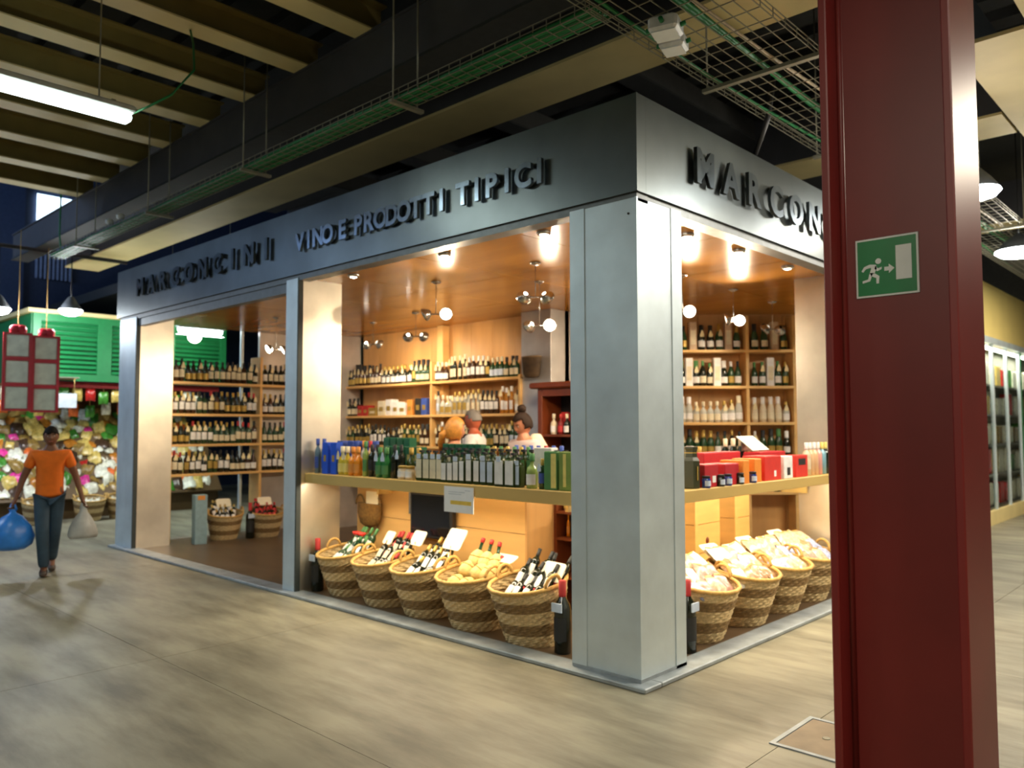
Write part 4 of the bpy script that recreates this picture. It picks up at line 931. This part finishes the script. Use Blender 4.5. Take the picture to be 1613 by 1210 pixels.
def person(name, label, loc, rz, sc, J, skin, shirt, trous, shoe, hair, headrot=(0, 0, 0), sleeves='short'):
    t = empty(name, loc, rz, label, 'person'); t.scale = (sc, sc, sc)
    N = {}; E = []
    def nd(k, p, rx, ry=None): N[k] = (Vector(p), rx, ry or rx)
    nd('pelvis', J['pelvis'], .13, .10); nd('waist', J['waist'], .125, .09); nd('chest', J['chest'], .145, .105); nd('upper', J['upper'], .11, .085); nd('neck', J['neck'], .052, .055); nd('skull', J['head'] - Vector((0, 0, .06)) if True else None, .05, .055)
    E += [('pelvis', 'waist'), ('waist', 'chest'), ('chest', 'upper'), ('upper', 'neck'), ('neck', 'skull')]
    for s in 'rl':
        nd('sh' + s, J['sh' + s], .058); nd('el' + s, J['el' + s], .042); nd('wr' + s, J['wr' + s], .028, .026); nd('pm' + s, J['pm' + s], .03, .026)
        E += [('upper', 'sh' + s), ('sh' + s, 'el' + s), ('el' + s, 'wr' + s), ('wr' + s, 'pm' + s)]
        nd('hp' + s, J['hp' + s], .09); nd('kn' + s, J['kn' + s], .06); nd('an' + s, J['an' + s], .04); nd('to' + s, J['to' + s], .035, .03)
        E += [('pelvis', 'hp' + s), ('hp' + s, 'kn' + s), ('kn' + s, 'an' + s), ('an' + s, 'to' + s)]
    parts = [(remesh_skin(N, E), None)]
    HR = Matrix.Translation(J['head']) @ Matrix.Rotation(headrot[2], 4, 'Z') @ Matrix.Rotation(headrot[0], 4, 'X') @ Matrix.Rotation(headrot[1], 4, 'Y')
    parts.append((head_mesh(), HR))
    # hands: four unequal curled fingers and a thumb rooted in the palm
    for s, sg in (('r', -1), ('l', 1)):
        pm, wr = J['pm' + s], J['wr' + s]; d = (pm - wr).normalized(); side = Vector((0, -1, 0)); side = (side - d * side.dot(d)).normalized(); inn = d.cross(side) * (1 if sg < 0 else -1)
        for f_ in range(4):
            L = (.066, .076, .072, .056)[f_]; b0 = pm + side * (.026 - .0175 * f_)
            p1 = b0 + d * (L * .5) + inn * .004; p2 = p1 + d * (L * .25) + inn * .022; p3 = p2 + inn * .024 - d * .008
            FN = {'a': (b0 - d * .02, .009, .009), 'b': (b0 + d * .014, .0095, .0095), 'c': (p1, .0085, .0085), 'd': (p2, .008, .008), 'e': (p3, .0065, .0065)}
            parts.append((remesh_skin(FN, [('a', 'b'), ('b', 'c'), ('c', 'd'), ('d', 'e')], sub=1), None))
        b0 = wr + d * .02 + side * .018
        FN = {'a': (b0, .011, .011), 'b': (b0 + side * .028 + d * .022, .0105, .0105), 'c': (b0 + side * .034 + d * .05 + inn * .012, .009, .009), 'd': (b0 + side * .026 + d * .068 + inn * .022, .007, .007)}
        parts.append((remesh_skin(FN, [('a', 'b'), ('b', 'c'), ('c', 'd')], sub=1), None))
    link('body', join_meshes(parts, skin, .0075), t)
    # shirt
    N = {}; E = []
    hem = J['pelvis'] + Vector((0, 0, .0))
    nd('waist', J['waist'], .155, .118); nd('hem', hem - Vector((0, 0, .07)), .165, .125); nd('hem2', hem, .162, .125); nd('chest', J['chest'], .168, .125); nd('upper', J['upper'] - Vector((0, 0, .005)), .125, .1); nd('collar', J['neck'] - Vector((0, 0, .03)), .07, .07)
    E = [('hem', 'hem2'), ('hem2', 'waist'), ('waist', 'chest'), ('chest', 'upper'), ('upper', 'collar')]
    for s in 'rl':
        a, b_ = J['sh' + s], J['el' + s]; q = .62 if sleeves == 'short' else 1.
        nd('s' + s, a, .078); nd('m' + s, a.lerp(b_, .35), .068); nd('e' + s, a.lerp(b_, q), .062); E += [('upper', 's' + s), ('s' + s, 'm' + s), ('m' + s, 'e' + s)]
        if sleeves == 'long':
            nd('w' + s, b_.lerp(J['wr' + s], .9), .042); E.append(('e' + s, 'w' + s))
    link('shirt', join_meshes([(remesh_skin(N, E), None)], shirt), t)
    N = {}; E = []
    nd('p', J['pelvis'] + Vector((0, 0, .03)), .148, .115)
    for s in 'rl':
        nd('h' + s, J['hp' + s], .1); nd('t' + s, J['hp' + s].lerp(J['kn' + s], .5), .088); nd('k' + s, J['kn' + s], .075); nd('c' + s, J['kn' + s].lerp(J['an' + s], .5), .068); nd('a' + s, J['an' + s] + Vector((0, 0, .0)), .06, .06)
        E += [('p', 'h' + s), ('h' + s, 't' + s), ('t' + s, 'k' + s), ('k' + s, 'c' + s), ('c' + s, 'a' + s)]
    link('trousers', join_meshes([(remesh_skin(N, E), None)], trous), t)
    for s in 'rl':
        a, b_ = J['an' + s], J['to' + s]; N = {'a': (Vector((a.x, a.y + .04, .05)), .045, .042), 'b': (a.lerp(b_, .4) * 1, .048, .04), 'c': (Vector((b_.x, b_.y - .06, .035)), .04, .03)}
        N['b'][0].z = .05
        link('shoe', join_meshes([(remesh_skin(N, [('a', 'b'), ('b', 'c')]), None)], shoe), t)
    # face details and hair ride on the head
    mw = mat('eye_white', (.8, .78, .74), .3); mi = mat('eye_dark', (.02, .012, .008), .2); ml = mat('lip', (.35, .12, .1), .5)
    def on(me_name, mb, m, par=None):
        o_ = mb.build(me_name, m, par or t); o_.data.transform(HR); return o_
    for s in (-1, 1):
        ey_ = on('eye', MB().lathe([(.001, -.008), (.006, -.006), (.0085, 0), (.006, .006), (.001, .008)], 8, Matrix.Translation((s * .029, -.0765, .006))), mw)
        on('iris', MB().lathe([(.001, -.006), (.0055, 0), (.001, .006)], 8, Matrix.Translation((s * .029, -.0822, .006))), mi, ey_)
        on('eyebrow', MB().path([(s * .014, -.09, .026), (s * .03, -.089, .031), (s * .046, -.08, .026)], .004, 5), hair[0])
    on('mouth', MB().path([(-.022, -.083, -.056), (0, -.09, -.055), (.022, -.083, -.056)], .005, 6), ml)
    bm = bmesh.new(); bmesh.ops.create_icosphere(bm, subdivisions=4, radius=1); style = hair[1]; dele = []
    for v in bm.verts:
        x, y, z = v.co; n_ = math.sin(x * 17) * math.sin(y * 19) * math.sin(z * 15) * .03
        line = {'short': .26 if y < -.35 else (-.25 if y > .1 else .02), 'crop': .5 if y < -.3 else (-.2 if y > .15 else .05), 'full': .42 if y < -.45 else (-.55 if y > .2 else -.3), 'long': .42 if y < -.45 else -.75}[style]
        if z < line: dele.append(v)
        k = {'short': 1.1, 'crop': 1.06, 'full': 1.13, 'long': 1.17}[style] + n_
        v.co = (.076 * x * k, .096 * y * k + .003, .117 * z * k)
    bmesh.ops.delete(bm, geom=dele, context='VERTS')
    gs = bmesh.ops.solidify(bm, geom=bm.faces[:], thickness=.008)
    me = bpy.data.meshes.new('hair'); bm.to_mesh(me); bm.free()
    for p in me.polygons: p.use_smooth = True
    me.materials.append(hair[0]); me.transform(HR); link('hair', me, t)
    if len(hair) > 2:
        for me_nm, mbx in hair[2]: on(me_nm, mbx, hair[0])
    return t
V = Vector
def stand(elr, wrr, ell, wrl, dz=0.):
    J = dict(pelvis=V((0, 0, .95)), waist=V((0, -.01, 1.1)), chest=V((0, 0, 1.26)), upper=V((0, .01, 1.39)), neck=V((0, .0, 1.47)), head=V((0, -.015, 1.6)),
             shr=V((-.165, .01, 1.39)), shl=V((.165, .01, 1.39)), elr=V(elr), ell=V(ell), wrr=V(wrr), wrl=V(wrl),
             hpr=V((-.085, 0, .9)), hpl=V((.085, 0, .9)), knr=V((-.09, -.02, .49)), knl=V((.09, -.02, .49)), anr=V((-.095, .02, .08)), anl=V((.095, .02, .08)), tor=V((-.105, -.12, .035)), tol=V((.105, -.12, .035)))
    for s in 'rl': d = (J['wr' + s] - J['el' + s]).normalized(); J['pm' + s] = J['wr' + s] + d * .06
    return J
J = stand((-.27, .03, 1.12), (-.34, -.02, .88), (.27, .03, 1.12), (.34, -.03, .86))
J['hpr'] = V((-.075, 0, .9)); J['hpl'] = V((.075, 0, .9))
J['knr'] = V((-.06, -.14, .5)); J['anr'] = V((-.035, -.1, .08)); J['tor'] = V((-.04, -.24, .04)); J['knl'] = V((.06, .03, .49)); J['anl'] = V((.04, .26, .13)); J['tol'] = V((.045, .16, .035))
hair_bk = mat('hair_black', (.008, .006, .005), .8, spec=.2); hair_dk = mat('hair_dark_brown', (.03, .016, .01), .7, spec=.2); hair_bl = mat('hair_blonde', srgb(206, 140, 62), .4, 0, .25, 30, .1); hair_gr = mat('hair_grey', (.2, .18, .16), .6)
MAN = (-6.86, -1.27, 0); mrz = R(73)
person('person', 'man in orange T-shirt and jeans walking with a plastic bag in each hand', MAN, mrz, .935, J, M_skin1, mat('shirt_orange', srgb(232, 112, 18), .8, 0, .08), mat('jeans_blue', srgb(48, 70, 88), .8, 0, .15), mat('shoe_brown', (.06, .04, .03), .6), (hair_bk, 'short'))
MM = Matrix.Translation(MAN) @ Matrix.Rotation(mrz, 4, 'Z') @ Matrix.Scale(.935, 4)
def bag(hand, prof, m, m2, lb, wid=.55):
    p = MM @ (J['pm' + hand] + V((0, 0, -.05)))
    zl = prof[0][1]
    o = empty('plastic_bag', (p.x, p.y, p.z), mrz + .2, lb, 'bag')
    mb = MB(); r = random.Random(3); n = 20; v = []; fs = []
    for rr, z in prof:
        for i in range(n):
            a = 2 * math.pi * i / n; k = 1 + .06 * math.sin(a * 5 + z * 9) + r.uniform(-.03, .03); v.append((rr * math.cos(a) * k, rr * math.sin(a) * k * wid, z))
    for q in range(len(prof) - 1):
        for i in range(n): j = (i + 1) % n; fs.append((q * n + i, q * n + j, q * n + n + j, q * n + n + i))
    fs.append(tuple(range(n - 1, -1, -1))); fs.append(tuple(range((len(prof) - 1) * n, len(prof) * n)))
    mb.add(v, fs, True); mb.build('sack', m, o)
    for s in (-1, 1): MB().path([(s * .02, 0, -.06), (s * .03, 0, .0), (s * .012, 0, .06)], .012, 6).build('handle_loop', m, o)
    MB().lathe([(prof[0][0] * .8, zl + .02), (prof[1][0] * .9, zl + .09), (prof[1][0] * .75, zl + .16)], 12, None, .9, wid * .8).build('contents', m2, o)
M_bagb = mat('plastic_blue', srgb(52, 130, 222), .3, 0, .15, 9, .3); M_bagw = mat('plastic_milky', (.62, .64, .63), .3, 0, .15, 12, .4, trans=.35)
bag('r', [(.11, -.43), (.185, -.38), (.205, -.29), (.18, -.18), (.1, -.08), (.035, -.04), (.02, .0)], M_bagb, mat('bag_goods_green', (.05, .18, .12), .6), 'full blue plastic bag hanging from the walking man at frame edge', .7)
bag('l', [(.13, -.33), (.15, -.29), (.13, -.2), (.09, -.11), (.045, -.05), (.03, .0), (.03, .02)], M_bagw, mat('bag_goods_grey', (.4, .42, .42), .6), 'white plastic bag hanging from the walking man on the shop side', .55)
# staff and customer inside
Js = stand((-.24, -.02, 1.12), (-.17, -.22, 1.02), (.24, -.02, 1.12), (.17, -.22, 1.02))
person('person', 'blonde customer seen from behind over the long counter', (-2.86, 1.06, .02), R(160), .965, Js, M_skin2, mat('top_dark', (.03, .03, .04), .8), mat('trousers_dark', (.03, .035, .05), .8), MATS['shoe_brown'], (hair_bl, 'long', [('ponytail', MB().path([(.0, .09, -.02), (.02, .125, -.06), (.07, .12, -.14), (.09, .1, -.22)], [.03, .04, .032, .012], 8))]), (.1, 0, 0))
person('person', 'grey-haired man in white shirt standing inside the shop', (-3.66, 2.1, .02), R(-60), 1.03, Js, mat('skin_ruddy', srgb(178, 92, 62), .5, 0, .06), mat('shirt_white', (.78, .74, .7), .8, 0, .05), MATS['trousers_dark'], MATS['shoe_brown'], (hair_gr, 'crop'), (.15, 0, -.1))
person('person', 'woman with dark hair in a bun looking down inside the shop', (-2.55, 1.72, .02), R(-12), 1.0, Js, M_skin2, mat('shirt_pink', (.74, .6, .58), .8, 0, .05), MATS['trousers_dark'], MATS['shoe_brown'], (hair_dk, 'full', [('bun', MB().lathe([(.005, .0), (.035, .01), (.05, .045), (.035, .08), (.005, .09)], 12, Matrix.Translation((0, .05, .1))))]), (.4, 0, 0))

# ------------------------------------------------------------------ green stall at the aisle end
X0 = -12.3
g = empty('market_stall', (X0, 0, 0), 0, 'green fronted market stall with louvred fascia at the aisle end', 'stall')
for (y0, y1) in ((0, 1.15), (1.15, 2.3), (2.3, 3.45)):
    bx('fascia_frame', M_gstall, g, -.02, .03, y0, y0 + .12, 2.41, 3.55); bx('fascia_frame', M_gstall, g, -.02, .03, y1 - .12, y1, 2.41, 3.55)
    bx('fascia_frame', M_gstall, g, -.02, .03, y0 + .12, y1 - .12, 3.43, 3.55); bx('fascia_frame', M_gstall, g, -.02, .03, y0 + .12, y1 - .12, 2.41, 2.53)
    for k in range(11):
        z = 2.54 + k * .082
        MB().box(-.03, .035, y0 + .12, y1 - .12, 0, .012, Matrix.Translation((0, 0, z + .03)) @ Matrix.Rotation(R(48), 4, 'Y')).build('louvre_slat', M_gstall, g)
    bx('louvre_back', M_gstall, g, -.06, -.04, y0, y1, 2.41, 3.55)
bx('side_fascia', M_gstall, g, -3.5, -.02, -.02, .03, 2.41, 3.55)
bx('cornice', M_cream, g, -3.5, .1, -.1, 3.45, 3.55, 3.62)
MB().box(-1.55, 0, -1.5, 3.4, -.04, 0, Matrix.Translation((.06, 0, .36)) @ Matrix.Rotation(R(52), 4, 'Y')).build('display_slope', mat('stall_shelf_wood', srgb(96, 72, 40), .6), g)
bx('front_board', MATS['stall_shelf_wood'], g, -.12, -.1, -1.5, 3.4, 0.0, .38)
bx('rear_board', mat('stall_back', srgb(120, 84, 40), .7), g, -1.62, -1.58, -1.5, 3.45, 0, 2.41)
bx('top_rail', LB['red'], g, -.2, -.14, .05, 3.4, 2.3, 2.4)
stc = {'straw yellow': srgb(214, 186, 100), 'white': srgb(232, 226, 206), 'red': srgb(196, 40, 36), 'pink': srgb(226, 60, 150), 'leaf green': srgb(70, 140, 50), 'amber': srgb(190, 120, 40), 'ochre': srgb(150, 120, 60), 'orange': srgb(236, 110, 50), 'dark brown': srgb(70, 50, 34)}
stm = {k: mat('goods_' + k.replace(' ', '_'), c, .25, 0, .3, 30, .2, spec=.6) for k, c in stc.items()}
SP = {k: pillow(.17, .24, .1, 90 + i, m) for i, (k, m) in enumerate(stm.items())}
cols = ['straw yellow'] * 6 + ['white'] * 5 + ['amber'] * 2 + ['ochre'] * 4 + ['red', 'leaf green', 'leaf green', 'orange', 'pink', 'dark brown', 'dark brown']
mb = MB(); mb.box(-.02, .02, -.124, -.108, -.004, .004); KNOT = mb.mesh('tie', LB['gold'])
for row in range(11):
    for k in range(24):
        y = -1.4 + 4.75 * (k + .5 + .5 * (row % 2)) / 24.5 + rnd.uniform(-.04, .04); c = rnd.choice(cols); tt = row / 10
        o = link('goods_bag', SP[c], None, (X0 - .1 - 1.0 * tt + rnd.uniform(-.03, .03), y, .5 + 1.3 * tt + rnd.uniform(-.02, .04)), (R(rnd.uniform(20, 75)), R(rnd.uniform(-20, 20)), R(90 + rnd.uniform(-35, 35)))); link('tie', KNOT, o)
        o.scale = [rnd.uniform(1.0, 1.6)] * 3
        tag(o, f'{c} bag of dry goods, {nth(k + 1)} along {nth(row + 1)} row up the stall slope', 'bag', 'bags of dry goods on the green stall')
for k in range(20):
    c = rnd.choice(cols)
    y = -1.2 + k * .22
    o = link('hanging_bag', SP[c], None, (X0 - .17, y, 2.16 + rnd.uniform(-.06, .05)), (R(88), 0, R(90))); MB().path([(0, .1, 0), (0, .2, 0)], .006, 5).build('hook_string', M_rope, o)
    tag(o, f'{c} bag hanging under the stall rail, {nth(k + 1)} along the rail', 'bag', 'bags hanging from the stall rail')
for k in range(16):
    c = rnd.choice(['red', 'straw yellow', 'white', 'ochre', 'orange', 'leaf green']); y = -1.1 + k * .28
    o = link('hanging_bag', SP[c], None, (X0 - .6, y, 1.93 + rnd.uniform(-.05, .05)), (R(88), 0, R(90))); MB().path([(0, .1, 0), (0, .3, 0)], .006, 5).build('hook_string', M_rope, o)
    tag(o, f'{c} bag hanging behind the front rail of the stall, {nth(k + 1)} along', 'bag', 'bags hanging inside the stall')
for i, (y, lb) in enumerate(((.05, 'behind the walking man'), (.82, 'beside the pillar'), (1.36, 'past the pillar'))):
    t = basket((X0 + .42, y, 0), R(85), f'wicker basket of garlic before the green stall, {lb}', 'wicker baskets before the green stall', .95)
    for k in range(12):
        p = bpos(t, -.15 + .1 * (k % 4), -.12 + .1 * (k // 4), .04)
        o = MB().lathe([(.005, -.005), (.035, .005), (.045, .03), (.03, .055), (.008, .07), (.006, .1)], 9).build('garlic_bulb', stm['white'], None, p, (rnd.uniform(-.5, .5), rnd.uniform(-.5, .5), 0))
        tag(o, f'garlic bulb in the basket {lb}, {nth(k + 1)} of the heap', 'garlic', f'garlic in the basket {lb}')
s_ = empty('stall_sign', (-11.6, .32, 1.92), R(78), 'small blank white sign hanging among the bags of the stall', 'sign')
bx('board', mat('sign_pale', (.75, .82, .86), .5), s_, -.17, .17, -.006, .006, 0, .24, bevel=.002)
for x in (-.13, .13): MB().path([(x, 0, .24), (x, .0, .5)], .004, 5).build('string', M_rope, s_)
bx('hanger_bar', M_wire, s_, -.2, .2, -.01, .7, .5, .515)
M_cello = mat('cellophane_pale', (.72, .76, .66), .2, 0, .15, 8, .2)
for hi, (yc, z0, lb) in enumerate(((-.55, 1.85, 'outer'), (-.16, 1.83, 'inner'))):
    t = empty('gift_hamper', (-11.0, yc, z0), R(78), f'{lb} hanging red framed column of three cellophane packs with bow', 'hamper', 'red framed hampers at the stall corner')
    for k in range(3):
        z = k * .4
        bx('pack', M_cello, t, -.15, .15, -.02, .1, z + .03, z + .37, bevel=.01)
        for a in ((-.19, -.15, z, z + .4), (.15, .19, z, z + .4), (-.15, .15, z, z + .03), (-.15, .15, z + .37, z + .4)):
            bx('red_frame', mat('ribbon_red', (.55, .02, .04), .35), t, a[0], a[1], -.03, .11, a[2], a[3])
    for s in (-1, 1): MB().lathe([(.01, 0), (.07, .03), (.08, .08), (.04, .13), (.01, .14)], 10, Matrix.Translation((0, 0, 1.2)) @ Matrix.Rotation(s * .7, 4, 'Y'), 1, .6).build('bow_loop', MATS['ribbon_red'], t)
    MB().path([(0, .04, 1.2), (0, .04, 2.8)], .006, 5).build('hanging_string', M_rope, t)

# ------------------------------------------------------------------ next shop beyond the red column
ns = empty('neighbour_shop', (-.4, 9.6, 0), 0, 'next shop along the side aisle with cream fascia and glazed display case', 'shop')
M_yel = mat('fascia_cream_yellow', srgb(226, 204, 128), .5, 0, .05, 2)
bx('fascia', M_yel, ns, -.3, 0, .3, 6, 3.05, 3.95); bx('soffit_rail', M_steel, ns, -.25, .03, .3, 6, 2.95, 3.05); bx('plinth', M_cream, ns, -.3, .02, .3, 6, 0, .22)
bx('rear_panel', mat('case_back', (.25, .25, .2), .7), ns, -.36, -.33, .3, 6, .2, 3.0)
for y in (.3, 1.3, 2.3, 3.3, 3.42, 4.4, 5.4): bx('case_post', M_steel if y != 3.42 else M_gstall, ns, -.05, .0, y, y + .06, .22, 2.95)
for z in (.22, .75, 1.25, 1.75, 2.25): bx('case_shelf', mat('case_shelf', (.18, .18, .15), .5), ns, -.32, -.05, .3, 6, z, z + .03)
bx('glass_front', M_glass, ns, -.03, -.025, .36, 5.9, .25, 2.93)
q = 0
for zi, z in enumerate((.25, .78, 1.28, 1.78, 2.28)):
    for k in range(11):
        c = rnd.choice(['white', 'white', 'straw yellow', 'ochre', 'red', 'leaf green', 'white', 'white'])
        carton('case_parcel', .3, .14, rnd.uniform(.28, .42), stm[c], (-.62, 10.3 + .42 * k, z + .002), R(90), f'{c} parcel, {nth(k + 1)} along {nth(zi + 1)} shelf of the glazed display case', 'parcels in the glazed display case')
light('case_light', 'AREA', (-.5, 12.2, 2.9), 60, (1, .95, .8), (0, 0, 0), shape='RECTANGLE', size=.15, size_y=4.5)

# ------------------------------------------------------------------ floor hatch
h = empty('floor_hatch', (1.14, -.02, 0), 0, 'steel framed floor hatch let into the concrete by the red column', 'hatch')
for a in ((-.19, .19, -.25, -.225), (-.19, .19, .225, .25), (-.19, -.165, -.225, .225), (.165, .19, -.225, .225)): bx('frame_bar', M_sill, h, *a, 0, .007)
bx('lid', mat('hatch_lid', srgb(140, 122, 96), .6, 0, .2, 6), h, -.16, .16, -.22, .22, 0, .005)
MB().lathe([(.02, .005), (.02, .008), (.012, .008)], 12).build('lifting_ring', M_wire, h)
